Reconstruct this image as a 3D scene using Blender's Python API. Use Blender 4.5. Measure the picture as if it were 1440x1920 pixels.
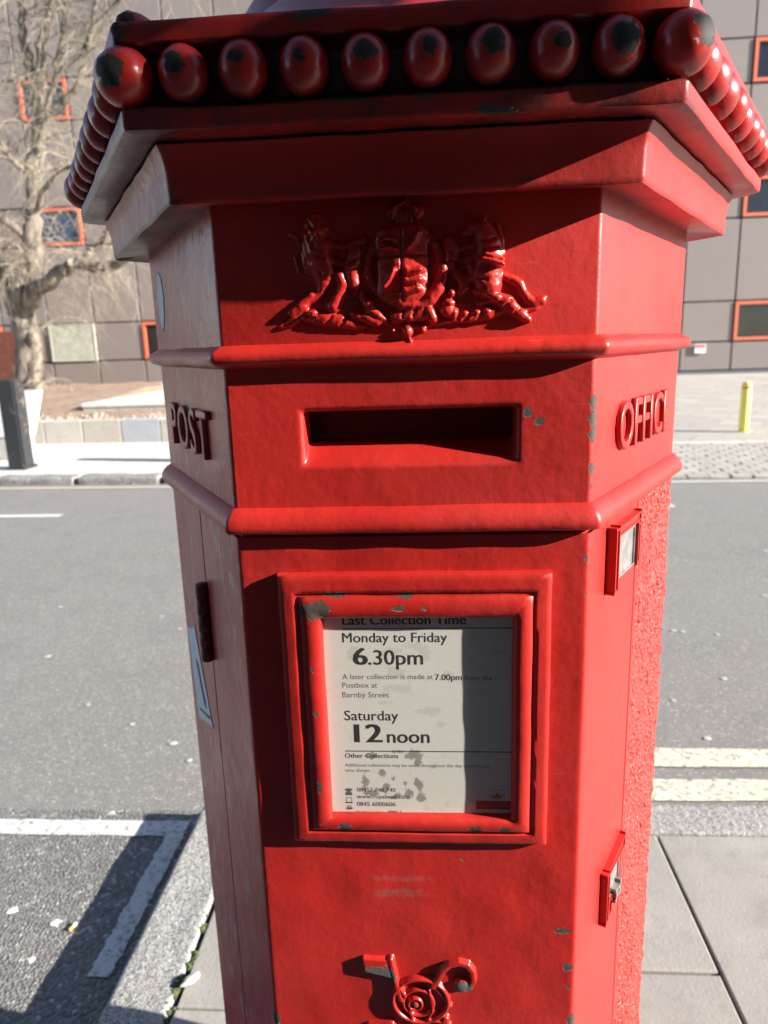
import bpy, bmesh, math, random
import numpy as np
from mathutils import Vector, Matrix, noise as mnoise

R = math.radians
for o in list(bpy.data.objects):
    bpy.data.objects.remove(o)
scene = bpy.context.scene
col = scene.collection

# ------------------------------------------------------------------ camera
YAW, PITCH, ROLL = R(-3.951), R(12.954), R(-1.805)
CAM = Vector((0.0176, -0.7923, 1.3573))
fw = Vector((math.sin(YAW) * math.cos(PITCH), math.cos(YAW) * math.cos(PITCH), -math.sin(PITCH)))
rt = Vector((math.cos(YAW), -math.sin(YAW), 0))
up = rt.cross(fw)
r2 = math.cos(ROLL) * rt + math.sin(ROLL) * up
u2 = -math.sin(ROLL) * rt + math.cos(ROLL) * up
cd = bpy.data.cameras.new("camera")
cam = bpy.data.objects.new("camera", cd)
col.objects.link(cam)
M = Matrix((( r2.x, u2.x, -fw.x, CAM.x), (r2.y, u2.y, -fw.y, CAM.y), (r2.z, u2.z, -fw.z, CAM.z), (0, 0, 0, 1)))
cam.matrix_world = M
cd.sensor_fit = 'VERTICAL'
cd.sensor_height = 36.0
cd.sensor_width = 27.0
cd.lens = 25.155
cd.clip_start = 0.02
cd.clip_end = 1500
cd.dof.use_dof = True
cd.dof.focus_distance = 0.56
cd.dof.aperture_fstop = 9.5
scene.camera = cam

# ------------------------------------------------------------------ light
SUN_EL, SUN_A = R(20.6), R(12.3)            # A: degrees the sun stands in front of due right
S = Vector((math.cos(SUN_EL) * math.cos(SUN_A), -math.cos(SUN_EL) * math.sin(SUN_A), math.sin(SUN_EL)))
w = bpy.data.worlds.new("World")
scene.world = w
w.use_nodes = True
wn = w.node_tree
bg = wn.nodes['Background']
sky = wn.nodes.new('ShaderNodeTexSky')
sky.sky_type = 'NISHITA'
sky.sun_disc = False
sky.sun_elevation = SUN_EL
sky.sun_rotation = math.atan2(S.x, S.y)
sky.air_density = 0.8
sky.dust_density = 0.15
sky.ozone_density = 1.0
wn.links.new(sky.outputs[0], bg.inputs[0])
bg.inputs[1].default_value = 0.085
sl = bpy.data.lights.new("sun", 'SUN')
sl.energy = 5.0
sl.angle = R(0.5)
sl.color = (1.0, 0.94, 0.86)
so = bpy.data.objects.new("sun", sl)
col.objects.link(so)
so.rotation_euler = S.to_track_quat('Z', 'Y').to_euler()
scene.view_settings.view_transform = 'Standard'
scene.view_settings.look = 'None'
scene.view_settings.exposure = 1.6
scene.view_settings.gamma = 1.0
scene.render.engine = 'CYCLES'
scene.render.resolution_x, scene.render.resolution_y = 768, 1024

# ------------------------------------------------------------------ helpers
def tag(o, label=None, category=None, group=None, kind=None):
    for k, v in (('label', label), ("category", category), ('group', group), ('kind', kind)):
        if v:
            o[k] = v
    return o

def empty(name, loc=(0, 0, 0), rz=0, **k):
    o = bpy.data.objects.new(name, None)
    col.objects.link(o)
    o.empty_display_size = .1
    o.location = loc
    o.rotation_euler[2] = rz
    return tag(o, **k)

def ob(name, me, m=None, parent=None, loc=None, rz=None, **k):
    o = bpy.data.objects.new(name, me)
    col.objects.link(o)
    if m is not None and len(me.materials) == 0:
        for q in (m if isinstance(m, (list, tuple)) else [m]):
            me.materials.append(q)
    if parent is not None:
        o.parent = parent
    if loc is not None:
        o.location = loc
    if rz is not None:
        o.rotation_euler[2] = rz
    return tag(o, **k)

def mesh(name, v, f, smooth=None, mats=None):
    me = bpy.data.meshes.new(name)
    me.from_pydata([tuple(map(float, p)) for p in v], [], [tuple(map(int, q)) for q in f])
    if mats is not None:
        me.polygons.foreach_set('material_index', mats)
    if smooth is not None:
        me.polygons.foreach_set('use_smooth', [True] * len(me.polygons))
        if smooth > 0:
            me.set_sharp_from_angle(angle=R(smooth))
    me.update()
    return me

def add_attr(me, name, vals):
    at = me.attributes.new(name, 'FLOAT', 'POINT')
    at.data.foreach_set('value', np.asarray(vals, dtype=np.float32))

def bm_mesh(name, bm, smooth=None):
    bmesh.ops.recalc_face_normals(bm, faces=bm.faces)
    me = bpy.data.meshes.new(name)
    bm.to_mesh(me)
    bm.free()
    if smooth is not None:
        me.polygons.foreach_set('use_smooth', [True] * len(me.polygons))
        if smooth > 0:
            me.set_sharp_from_angle(angle=R(smooth))
    return me

def bevbox(name, x0, x1, y0, y1, z0, z1, b=.003, seg=1, jit=0, rnd=None, smooth=None):
    bm = bmesh.new()
    bmesh.ops.create_cube(bm, size=1)
    for v in bm.verts:
        v.co.x = x0 if v.co.x < 0 else x1
        v.co.y = y0 if v.co.y < 0 else y1
        v.co.z = z0 if v.co.z < 0 else z1
    if b > 0:
        bmesh.ops.bevel(bm, geom=list(bm.edges) + list(bm.verts), offset=b, segments=seg, affect='EDGES', profile=.5)
    if jit and rnd:
        for v in bm.verts:
            v.co += Vector((rnd.uniform(-jit, jit), rnd.uniform(-jit, jit), rnd.uniform(-jit, jit)))
    return bm_mesh(name, bm, smooth)

def tube_data(path, rad, sides=6, cap=True, off=0):
    path = [Vector(p) for p in path]
    V, F = [], []
    n = len(path)
    prev = None
    for i, p in enumerate(path):
        t = (path[min(i + 1, n - 1)] - path[max(i - 1, 0)])
        if t.length < 1e-9:
            t = Vector((0, 0, 1))
        t.normalize()
        if prev is None:
            a_ = t.orthogonal().normalized()
        else:
            a_ = prev - t * prev.dot(t)
            a_ = a_.normalized() if a_.length > 1e-6 else t.orthogonal().normalized()
        prev = a_
        b_ = t.cross(a_)
        r = rad[i] if hasattr(rad, '__len__') else rad
        for k in range(sides):
            q = 2 * math.pi * k / sides
            V.append(p + (a_ * math.cos(q) + b_ * math.sin(q)) * r)
    for i in range(n - 1):
        for k in range(sides):
            k2 = (k + 1) % sides
            F.append((off + i * sides + k, off + i * sides + k2, off + (i + 1) * sides + k2, off + (i + 1) * sides + k))
    if cap:
        F.append(tuple(off + k for k in range(sides))[::-1])
        F.append(tuple(off + (n - 1) * sides + k for k in range(sides)))
    return V, F

def tube(name, path, rad, sides=6, smooth=60):
    V, F = tube_data(path, rad, sides)
    return mesh(name, V, F, smooth)

def lathe(name, prof, n=20, smooth=40):
    V, F = [], []
    for (r, z) in prof:
        for k in range(n):
            q = 2 * math.pi * k / n
            V.append((r * math.cos(q), r * math.sin(q), z))
    for i in range(len(prof) - 1):
        for k in range(n):
            k2 = (k + 1) % n
            F.append((i * n + k, i * n + k2, (i + 1) * n + k2, (i + 1) * n + k))
    F.append(tuple(range(n))[::-1])
    F.append(tuple((len(prof) - 1) * n + k for k in range(n)))
    return mesh(name, V, F, smooth)

# ------------------------------------------------------------------ materials
class NT:
    def __init__(self, name):
        self.m = bpy.data.materials.new(name)
        self.m.use_nodes = True
        self.t = self.m.node_tree
        self.p = self.t.nodes['Principled BSDF']
        self.out = self.t.nodes['Material Output']
        self.pos = self.t.nodes.new('ShaderNodeNewGeometry').outputs['Position']

    def n(self, typ, **k):
        nd = self.t.nodes.new(typ)
        for a_, v in k.items():
            setattr(nd, a_, v)
        return nd

    def put(self, sock, v):
        if hasattr(v, 'node'):
            self.t.links.new(v, sock)
        elif isinstance(v, (tuple, list)) and len(v) == 3 and sock.type == 'RGBA':
            sock.default_value = (*v, 1)
        else:
            sock.default_value = v

    def noise(self, scale, detail=2.0, rough=.5, vec=None, dist=0):
        nd = self.n('ShaderNodeTexNoise')
        self.put(nd.inputs['Vector'], vec if vec is not None else self.pos)
        nd.inputs['Scale'].default_value = scale
        nd.inputs['Detail'].default_value = detail
        nd.inputs['Roughness'].default_value = rough
        nd.inputs['Distortion'].default_value = dist
        return nd.outputs['Fac']

    def voro(self, scale, feature='F1', vec=None, rnd=1):
        nd = self.n('ShaderNodeTexVoronoi', feature=feature)
        self.put(nd.inputs['Vector'], vec if vec is not None else self.pos)
        nd.inputs['Scale'].default_value = scale
        nd.inputs['Randomness'].default_value = rnd
        return nd

    def map(self, scale=(1, 1, 1), rot=(0, 0, 0), loc=(0, 0, 0), vec=None):
        nd = self.n('ShaderNodeMapping')
        self.put(nd.inputs[0], vec if vec is not None else self.pos)
        nd.inputs['Scale'].default_value = scale
        nd.inputs['Rotation'].default_value = rot
        nd.inputs['Location'].default_value = loc
        return nd.outputs[0]

    def math(self, op, a_, b_=0.0, c_=None, clamp=False):
        nd = self.n('ShaderNodeMath', operation=op, use_clamp=clamp)
        self.put(nd.inputs[0], a_)
        self.put(nd.inputs[1], b_)
        if c_ is not None:
            self.put(nd.inputs[2], c_)
        return nd.outputs[0]

    def ramp(self, f, lo, hi, a_=0.0, b_=1.0):
        nd = self.n('ShaderNodeMapRange', clamp=True)
        self.put(nd.inputs[0], f)
        for i, v in enumerate((lo, hi, a_, b_)):
            self.put(nd.inputs[i + 1], v)
        return nd.outputs[0]

    def mix(self, f, a_, b_):
        nd = self.n('ShaderNodeMix', data_type='RGBA')
        self.put(nd.inputs[0], f)
        self.put(nd.inputs[6], a_)
        self.put(nd.inputs[7], b_)
        return nd.outputs[2]

    def attr(self, name):
        return self.n('ShaderNodeAttribute', attribute_name=name).outputs['Fac']

    def objrand(self):
        return self.n('ShaderNodeObjectInfo').outputs['Random']

    def bump(self, h, dist=1.0, strength=1.0):
        nd = self.n('ShaderNodeBump')
        nd.inputs['Distance'].default_value = dist
        nd.inputs['Strength'].default_value = strength
        self.put(nd.inputs['Height'], h)
        self.t.links.new(nd.outputs[0], self.p.inputs['Normal'])

    def set(self, base=None, rough=None, spec=None, metal=None, coat=None):
        if base is not None: self.put(self.p.inputs['Base Color'], base)
        if rough is not None: self.put(self.p.inputs['Roughness'], rough)
        if spec is not None: self.put(self.p.inputs['Specular IOR Level'], spec)
        if metal is not None: self.put(self.p.inputs['Metallic'], metal)
        if coat is not None: self.put(self.p.inputs['Coat Weight'], coat)
        return self.m

def red_paint(name, fade=0.0, lump=1.0, rlo=.30, rhi=.50, sheen_tint=0.0, cast=0, dark=1.0):
    t = NT(name)
    tone = t.noise(7, 4, .6)
    base = t.mix(t.ramp(tone, .3, .7), (.34, .0125, .0095), (.465, .021, .0145))
    dust = t.ramp(t.noise(2.3, 6, .7), .48, .78, 0, .10)
    base = t.mix(dust, base, (.36, .10, .075))
    scr = t.math('MULTIPLY', t.ramp(t.noise(1, 3, .6, vec=t.map((28, 28, 620))), .66, .74), t.ramp(t.noise(5.5, 3), .55, .68))
    base = t.mix(t.math('MULTIPLY', scr, .30), base, (.52, .22, .18))
    if sheen_tint:
        base = t.mix(t.math('MULTIPLY', t.ramp(t.noise(3.2, 4, .6), .25, .75, .6, 1), sheen_tint), base, (.62, .12, .095))  # pale pink mixed in to paint the sunlit sheen of the right side
    # thin rubbed film; its mauve also puts reflected sky on the left faces
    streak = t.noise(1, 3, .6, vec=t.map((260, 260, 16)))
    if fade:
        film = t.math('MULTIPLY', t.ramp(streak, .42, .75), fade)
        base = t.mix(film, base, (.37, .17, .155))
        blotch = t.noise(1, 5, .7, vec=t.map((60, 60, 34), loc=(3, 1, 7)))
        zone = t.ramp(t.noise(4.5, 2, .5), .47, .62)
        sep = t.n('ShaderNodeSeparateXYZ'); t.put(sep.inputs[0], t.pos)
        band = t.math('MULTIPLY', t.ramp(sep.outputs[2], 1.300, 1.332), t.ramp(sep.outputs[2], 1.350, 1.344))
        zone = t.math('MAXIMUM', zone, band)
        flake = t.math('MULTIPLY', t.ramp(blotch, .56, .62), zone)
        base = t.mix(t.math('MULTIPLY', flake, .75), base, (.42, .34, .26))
    st = t.attr('stain')
    sm = t.math('MULTIPLY', t.ramp(t.math('ADD', t.math('MULTIPLY', st, 1.0), t.math('SUBTRACT', t.noise(170, 4, .7), .5)), .45, .8), .42)
    base = t.mix(sm, base, (.20, .12, .10))
    gr = t.attr('grime_shade')
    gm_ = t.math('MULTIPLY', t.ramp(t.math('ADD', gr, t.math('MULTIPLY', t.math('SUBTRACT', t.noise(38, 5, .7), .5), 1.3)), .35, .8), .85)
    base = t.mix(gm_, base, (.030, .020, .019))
    # paint chips down to old primer and iron
    ch = t.attr('chip')
    nz = t.noise(130, 6, .72, dist=.5)
    v = t.math('ADD', t.math('MULTIPLY', ch, 1.25), t.math('MULTIPLY', t.math('SUBTRACT', nz, .5), 1.5))
    ok = t.ramp(ch, .02, .12)
    m1 = t.math('MULTIPLY', t.ramp(v, .60, .63), ok)
    m0 = t.math('MULTIPLY', t.ramp(v, .53, .60), ok)
    pn = t.noise(420, 4, .7)
    prim = t.mix(t.ramp(t.noise(35, 2), .45, .55), t.mix(pn, tuple(dark * x for x in (.022, .024, .021)), tuple(dark * x for x in (.074, .076, .066))), t.mix(pn, tuple(dark * x for x in (.018, .014, .012)), tuple(dark * x for x in (.10, .068, .05))))
    base = t.mix(m0, base, (.10, .022, .014))
    base = t.mix(m1, base, prim)
    rough = t.ramp(t.noise(9, 4, .6), .3, .7, rlo, rhi)
    if fade:
        rough = t.math('ADD', rough, t.math('MULTIPLY', film, .12))
    rough = t.math('ADD', t.math('MULTIPLY', m1, .45), rough, clamp=True)
    h = t.math('MULTIPLY', t.math('MULTIPLY', t.noise(48, 2, .5), t.ramp(t.noise(6, 3), .35, .68, .25, 1.35)), .0024 * lump)
    h = t.math('ADD', h, t.math('MULTIPLY', t.noise(150, 3, .55), .0009 * lump))
    pits = t.ramp(t.voro(190).outputs['Distance'], .0, .16)
    pz = t.ramp(t.noise(13, 2), .55, .7)
    h = t.math('ADD', h, t.math('MULTIPLY', t.math('MULTIPLY', pits, pz), -.0005 * lump))
    h = t.math('ADD', h, t.math('MULTIPLY', streak, .00022 if fade else .00005))
    if cast:
        vv = t.voro(230, vec=t.map((1, 1, .7)))
        h = t.math('ADD', h, t.math('MULTIPLY', t.ramp(vv.outputs['Distance'], .1, .6), -.0026))
        h = t.math('ADD', h, t.math('MULTIPLY', t.noise(420, 3, .6), .0022))
    h = t.math('SUBTRACT', h, t.math('MULTIPLY', m1, .0007))
    t.bump(h)
    return t.set(base, rough)

M_RED = red_paint('red_gloss_paint', lump=.30)
M_BALL = red_paint('thick_gloss_red_paint', lump=.3, rlo=.24, rhi=.40, dark=.45)  # chip primer darkened to stand in for shade on the beads
M_CIPH = red_paint('worn_cipher_paint', lump=.3, rlo=.24, rhi=.40, dark=1.7)
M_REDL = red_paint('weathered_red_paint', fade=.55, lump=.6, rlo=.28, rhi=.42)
M_REDR = red_paint('right_side_red_paint', lump=.25, rlo=.34, rhi=.48, sheen_tint=0.0)  # right faces: same reds as the front, no painted sheen
M_REDX = red_paint('rough_cast_red_paint', lump=.8, rlo=.12, rhi=.24, sheen_tint=.25, cast=1)

def plain(name, c, rough=.6, var=.15, scale=8, spec=None, metal=None, bump=0, bscale=60):
    t = NT(name)
    n = t.noise(scale, 4, .6)
    c2 = tuple(x * (1 - var) for x in c)
    c3 = tuple(min(1, x * (1 + var)) for x in c)
    if bump:
        t.bump(t.math('MULTIPLY', t.noise(bscale, 4, .6), bump))
    return t.set(t.mix(t.ramp(n, .3, .7), c2, c3), rough, spec, metal)

def asphalt(name='asphalt', coarse=.35, dk=1.0):
    t = NT(name)
    big = t.ramp(t.noise(.35, 4, .6), .3, .7)
    agg = t.voro(170 if coarse < 1 else 120)
    agc = t.n('ShaderNodeSeparateColor')
    t.put(agc.inputs[0], agg.outputs['Color'])
    st = agc.outputs[0]
    near = t.noise(900, 2, .6)
    base = t.mix(t.ramp(st, .1, .95), tuple(dk * x for x in ((.170, .160, .147) if coarse < 1 else (.12, .115, .107))), tuple(dk * x for x in ((.256, .242, .222) if coarse < 1 else (.32, .305, .28))))
    base = t.mix(t.ramp(st, .93, .96), base, (.48, .45, .40))
    base = t.mix(t.math('MULTIPLY', big, .35), base, (.28, .27, .255))
    base = t.mix(t.ramp(t.noise(3, 5, .7), .52, .75, 0, .45), base, (.15, .143, .135))
    # small pale specks of trodden gum
    vo = t.voro(1.7)
    base = t.mix(t.ramp(t.math('ADD', vo.outputs['Distance'], t.math('MULTIPLY', t.noise(60), .012)), .026, .034, .8, 0), base, (.42, .41, .39))
    t.bump(t.math('ADD', t.math('MULTIPLY', agg.outputs['Distance'], -.0045 * coarse), t.math('MULTIPLY', near, .0006 * coarse)))
    return t.set(base, .82)

def concrete(name, c1, c2, scale=5, bump=.0012, rough=.8, dirt=(.2, .19, .16)):
    t = NT(name)
    rnd = t.objrand()
    base = t.mix(t.ramp(t.noise(scale, 5, .65), .3, .7), c1, c2)
    base = t.mix(t.ramp(t.noise(scale * 4.5, 4, .7), .52, .8, 0, .5), base, dirt)
    base = t.mix(t.ramp(t.noise(scale * .55, 4, .7), .5, .75, 0, .4), base, tuple(x * .6 for x in c1))
    base = t.mix(t.math('MULTIPLY', rnd, .28), base, tuple(x * .62 for x in c1))
    fine = t.noise(420, 4, .75)
    base = t.mix(t.ramp(fine, .52, .72, 0, .45), base, tuple(x * .55 for x in c1))
    base = t.mix(t.ramp(t.noise(150, 4, .7), .62, .72, 0, .35), base, tuple(x * .45 for x in c1))
    t.bump(t.math('ADD', t.math('MULTIPLY', fine, bump * .5), t.math('MULTIPLY', t.noise(120, 3), bump)))
    return t.set(base, rough)

def granite(name, s=1.0, dk=1.0):
    t = NT(name)
    sp = t.voro(330 * s)
    sc = t.n('ShaderNodeSeparateColor')
    t.put(sc.inputs[0], sp.outputs['Color'])
    base = t.mix(t.ramp(sc.outputs[0], .1, .9), tuple(dk * x for x in (.22, .215, .20)), tuple(dk * x for x in (.50, .485, .45)))
    base = t.mix(t.ramp(sc.outputs[1], .84, .9), base, (.12, .115, .11))
    base = t.mix(t.ramp(t.noise(14 * s, 4, .65), .5, .75, 0, .5), base, tuple(dk * x for x in (.24, .225, .195)))
    t.bump(t.math('ADD', t.math('MULTIPLY', t.noise(60 * s, 4, .6), .005 / s), t.math('MULTIPLY', t.noise(320 * s, 3), .0016 / s)))
    return t.set(base, .8)

def marking(name, c, worn=.5):
    t = NT(name)
    n = t.noise(55, 5, .7)
    n2 = t.noise(260, 4, .7)
    f = t.math('ADD', t.math('MULTIPLY', n, .55), t.math('MULTIPLY', n2, .45))
    k = t.ramp(f, worn - .03, worn + .05)
    base = t.mix(t.noise(20, 4, .6), tuple(x * .82 for x in c), c)
    base = t.mix(k, (.15, .145, .135), base)
    t.bump(t.math('ADD', t.math('MULTIPLY', n2, .0012), t.math('MULTIPLY', k, .0009)))
    return t.set(base, .7)

M_ASPH = asphalt()
M_ASPHC = asphalt('coarse_asphalt', 1.1, .78)
M_SLAB = concrete('paving_concrete', (.32, .302, .268), (.41, .390, .350), 4, .0009)
M_FARPAVE = concrete('pale_pavement', (.60, .575, .53), (.70, .675, .62), 1.2, .0015)
M_JOINT = plain('joint_mortar', (.10, .10, .075), .95, .4, 30)
M_GRAN = granite('granite_kerb')
M_GRANF = granite('rough_granite', .35, .8)
M_WHITE = marking('white_road_paint', (.72, .72, .70), .43)
M_YEL = marking('worn_yellow_road_paint', (.80, .735, .57), .45)
M_CREAM = marking('cream_edge_paint', (.72, .62, .48), .40)
M_MOSS = plain('moss', (.075, .10, .035), .95, .5, 90, bump=.004, bscale=220)

# ------------------------------------------------------------------ ground, road and markings
def sheet(name, x0, x1, y0, y1, z, m, parent=None, kind='structure', nx=1, ny=1):
    V, F = [], []
    for j in range(ny + 1):
        for i in range(nx + 1):
            V.append((x0 + (x1 - x0) * i / nx, y0 + (y1 - y0) * j / ny, z))
    for j in range(ny):
        for i in range(nx):
            q = j * (nx + 1) + i
            F.append((q, q + 1, q + nx + 2, q + nx + 1))
    return ob(name, mesh(name, V, F), m, parent, kind=kind)

sheet('ground', -700, 700, -700, 700, -.30, plain('ground_earth', (.16, .15, .13), .95, .2, .3))
ZR = -.09
sheet('road', -70, 70, -40, 10, ZR, M_ASPH)
rnd = random.Random(4)
# older, coarser surface of the parking bay, with its ragged joint to the newer carriageway
V, F = [(-20, -40, ZR + .0025), (-.6, -40, ZR + .0025)], []
n_ = 120
for i in range(n_ + 1):
    xx = -.6 - 19.4 * i / n_
    V.append((xx, 1.205 + .016 * mnoise.noise(Vector((xx * 6, 0, 0))) + .05 * mnoise.noise(Vector((xx * .9, 4, 0))), ZR + .0025))
ob('parking_bay', mesh('parking_bay', V, [tuple(range(len(V)))]), M_ASPHC, kind='structure')

def ragged_strip(name, p0, p1, wd, m, n=24, amp=.003, z=ZR + .006, seed=1, **k):
    q = random.Random(seed)
    p0, p1 = Vector(p0), Vector(p1)
    d = (p1 - p0)
    nrm = Vector((-d.y, d.x)).normalized()
    V, F = [], []
    for i in range(n + 1):
        c_ = p0 + d * i / n
        for s in (-1, 1):
            e = c_ + nrm * s * (wd / 2 + q.uniform(-amp, amp))
            V.append((e.x, e.y, z))
    for i in range(n):
        F.append((2 * i, 2 * i + 2, 2 * i + 3, 2 * i + 1))
    return ob(name, mesh(name, V, F), m, kind='structure', **k)

ragged_strip('bay_line', (-9, 1.112), (-.762, 1.114), .070, M_WHITE, 160, .003, seed=2)
ragged_strip('bay_edge_line', (-.795, .575), (-.788, 1.078), .056, M_WHITE, 40, .004, seed=3)
ragged_strip('yellow_line', (-.30, 1.535), (30, 1.50), .115, M_YEL, 300, .004, seed=4)
ragged_strip('yellow_line', (-.30, 1.345), (30, 1.31), .118, M_YEL, 300, .004, seed=5)
for k, x in enumerate((-14.65, -9.05, -3.45, 2.15)):
    ragged_strip('lane_dash', (x - 2.0, 5.57), (x, 5.53), .11, M_WHITE, 20, .003, seed=9 + k)

PHI = R(-2.57)
def FP(u, v, z=0.0):
    return Vector((u * math.cos(PHI) - v * math.sin(PHI), 6.95 + u * math.sin(PHI) + v * math.cos(PHI), z))
a0, a1, a2 = FP(-40, -.20), FP(.2, -.20), FP(40, -.20)
ragged_strip('edge_line', (a0.x, a0.y), (a1.x, a1.y), .075, M_CREAM, 60, .002, seed=20)
ragged_strip('edge_line', (a1.x, a1.y), (a2.x, a2.y), .075, M_WHITE, 60, .002, seed=21)

# near pavement: bedding, slabs, granite kerb
M_BED = M_JOINT
pav = ob('pavement', bevbox('pavement', -.60, 11, -2.9, 1.05, -.2, -.018, 0), M_BED, kind='structure')
xs = [-.548, .03, .632, 1.235, 1.84, 2.44, 3.05, 3.65, 4.25, 4.86, 5.46, 6.07, 6.67, 7.27, 7.88, 8.48, 9.08, 9.69, 10.3, 10.9]
starts = [.424, .548, -.06, .33, .61, -.02]
for i in range(len(xs) - 1):
    y1 = 1.006
    ycut = starts[i % 6]
    while y1 > -2.8:
        y0 = max(ycut, -2.88)
        g = .0035
        me = bevbox('slab', xs[i] + g, xs[i + 1] - g, y0 + g, y1 - g, -.05, rnd.uniform(-.0015, .0015), .004, 2, .0006, rnd)
        ob('slab', me, M_SLAB, pav)
        y1 = y0
        ycut = y0 - rnd.choice((.6, .6, .45, .75))
kerb = empty('kerb', (-.7, 1.145, -.09), kind='structure')
def kstone(x0, x1, y0, y1):
    o = Vector((-.7, 1.145, -.09))
    bm = bmesh.new()
    nx = max(2, int((x1 - x0) / .03)); ny = max(2, int((y1 - y0) / .03)); nz = 5
    bmesh.ops.create_cube(bm, size=1)
    for v in bm.verts:
        v.co = Vector((x0 if v.co.x < 0 else x1, y0 if v.co.y < 0 else y1, -.2 if v.co.z < 0 else .002))
    bmesh.ops.bevel(bm, geom=[e for e in bm.edges], offset=.010, segments=3, affect='EDGES', profile=.5)
    ed = [e for e in bm.edges if e.calc_length() > .08]
    bmesh.ops.subdivide_edges(bm, edges=ed, cuts=14, use_grid_fill=True)
    for v in bm.verts:
        nn = mnoise.noise_vector(v.co * 9) * .0035 + mnoise.noise_vector(v.co * 32) * .0018
        v.co += nn
        v.co -= o
    ob('kerb_stone', bm_mesh('kerb_stone', bm, 60), M_GRAN, kerb)
kstone(-.700, -.556, .30, 1.143)
y = .296
while y > -.6:
    kstone(-.700, -.556, y - .9, y - .004)
    y -= .904
x = -.552
for L_ in (.75, .92, .88, .95, .9, .92, .9, .9, .92, .9):
    kstone(x, x + L_ - .005, 1.012, 1.145)
    x += L_

# the pavement returns behind the indented parking bay
ob('bay_pavement', bevbox('bay_pavement', -40, -.705, -2.9, -.9, -.2, 0, .01), M_SLAB, kind='structure')

# moss and grit in the joint behind the kerb
V, F = [], []
q = random.Random(8)
for i in range(90):
    yy = q.uniform(.2, .50) if i % 5 else q.uniform(.5, .8)
    xx = -.551 + q.gauss(0, .006) - .01 * (yy < .5)
    s_ = q.uniform(.004, .011)
    zz = -.004
    b_ = len(V)
    V += [(xx - s_, yy - s_, zz), (xx + s_, yy - s_, zz), (xx + s_, yy + s_, zz), (xx - s_, yy + s_, zz), (xx, yy, zz + s_ * .8)]
    F += [(b_, b_ + 1, b_ + 4), (b_ + 1, b_ + 2, b_ + 4), (b_ + 2, b_ + 3, b_ + 4), (b_ + 3, b_, b_ + 4)]
ob('moss', mesh('moss', V, F), M_MOSS, kind='stuff', label='moss and grit filling the joint behind the granite kerb', category='moss')

def pebble(name, loc, sx, sy, sz, m, seed, **k):
    bm = bmesh.new()
    bmesh.ops.create_icosphere(bm, subdivisions=3, radius=1)
    for v in bm.verts:
        f = 1 + .35 * mnoise.noise(v.co * 1.3 + Vector((seed, 0, 0)))
        v.co = Vector((v.co.x * sx * f, v.co.y * sy * f, max(v.co.z, -.4) * sz * f))
    return ob(name, bm_mesh(name, bm, 50), m, None, loc, rz=seed, **k)
pebble('stone', (-.533, .487, .006), .010, .024, .011, M_SLAB, 2.4, label='small pale stone wedged in the mossy joint behind the kerb', category='stone')
M_BUTT = plain('cigarette_filter', (.75, .36, .10), .8, .1)
M_PAPER = plain('white_paper', (.8, .8, .78), .8, .05)
cb = empty('cigarette_end', (-.930, .722, ZR + .007), R(70), label='orange tipped cigarette end lying on the asphalt by the kerb', category='litter')
ob('filter', tube('filter', [(-.014, 0, 0), (0, 0, 0)], .0042, 10), M_BUTT, cb)
ob('paper', tube('paper', [(0.0005, 0, 0), (.004, 0, .0006), (.011, 0, .001)], [.0042, .0044, .0036], 10), M_PAPER, cb)
def scrap(loc, s, seed, label):
    qq = random.Random(seed)
    V = [(s * math.cos(t_) * qq.uniform(.5, 1), s * math.sin(t_) * qq.uniform(.5, 1), qq.uniform(0, s * .12)) for t_ in np.linspace(0, 2 * math.pi, 9)[:-1]]
    V += [(0, 0, s * .16)]
    n = len(V) - 1
    F = [(i, (i + 1) % n, n) for i in range(n)]
    me = mesh('paper_scrap', V, F)
    o = ob('paper_scrap', me, M_PAPER, None, loc, label=label, category='litter')
    md = o.modifiers.new('thickness', 'SOLIDIFY'); md.thickness = .0012
scrap((-.985, .735, ZR + .003), .017, 1, 'torn white paper scrap beside the orange cigarette end')
scrap((-1.125, .775, ZR + .003), .016, 2, 'flattened grey white paper scrap alone on the parking bay asphalt')
scrap((-.985, .62, ZR + .003), .011, 3, 'tiny white paper fleck at the edge of the kerb shadow')
# trodden chewing gum on the asphalt
V, F = [], []
q = random.Random(12)
for (gx, gy_) in [(1.271, 2.679), (1.427, 2.643), (1.231, 2.693), (1.269, 2.155), (.99, 1.957), (1.02, 1.663), (-1.46, 1.91), (-.98, 1.609), (-.88, 1.495), (-1.036, 1.192), (-1.9, 2.4), (-1.35, 2.75), (-2.2, 3.1), (1.9, 3.2), (2.3, 4.1), (-2.6, 4.4), (1.7, 3.9), (-.99, 2.35), (-1.2, 1.75)]:
    b_ = len(V)
    s_ = q.uniform(.008, .016)
    for k in range(10):
        t_ = 2 * math.pi * k / 10
        V.append((gx + s_ * 1.25 * math.cos(t_) * q.uniform(.8, 1.1), gy_ + s_ * math.sin(t_) * q.uniform(.8, 1.1), ZR + .003))
    V.append((gx, gy_, ZR + .0055))
    F += [(b_ + k, b_ + (k + 1) % 10, b_ + 10) for k in range(10)]
ob('chewing_gum', mesh('chewing_gum', V, F, 0), plain('old_gum', (.52, .51, .48), .8, .1), kind='stuff', label='pale trodden chewing gum spots on the asphalt', category='gum')

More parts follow.
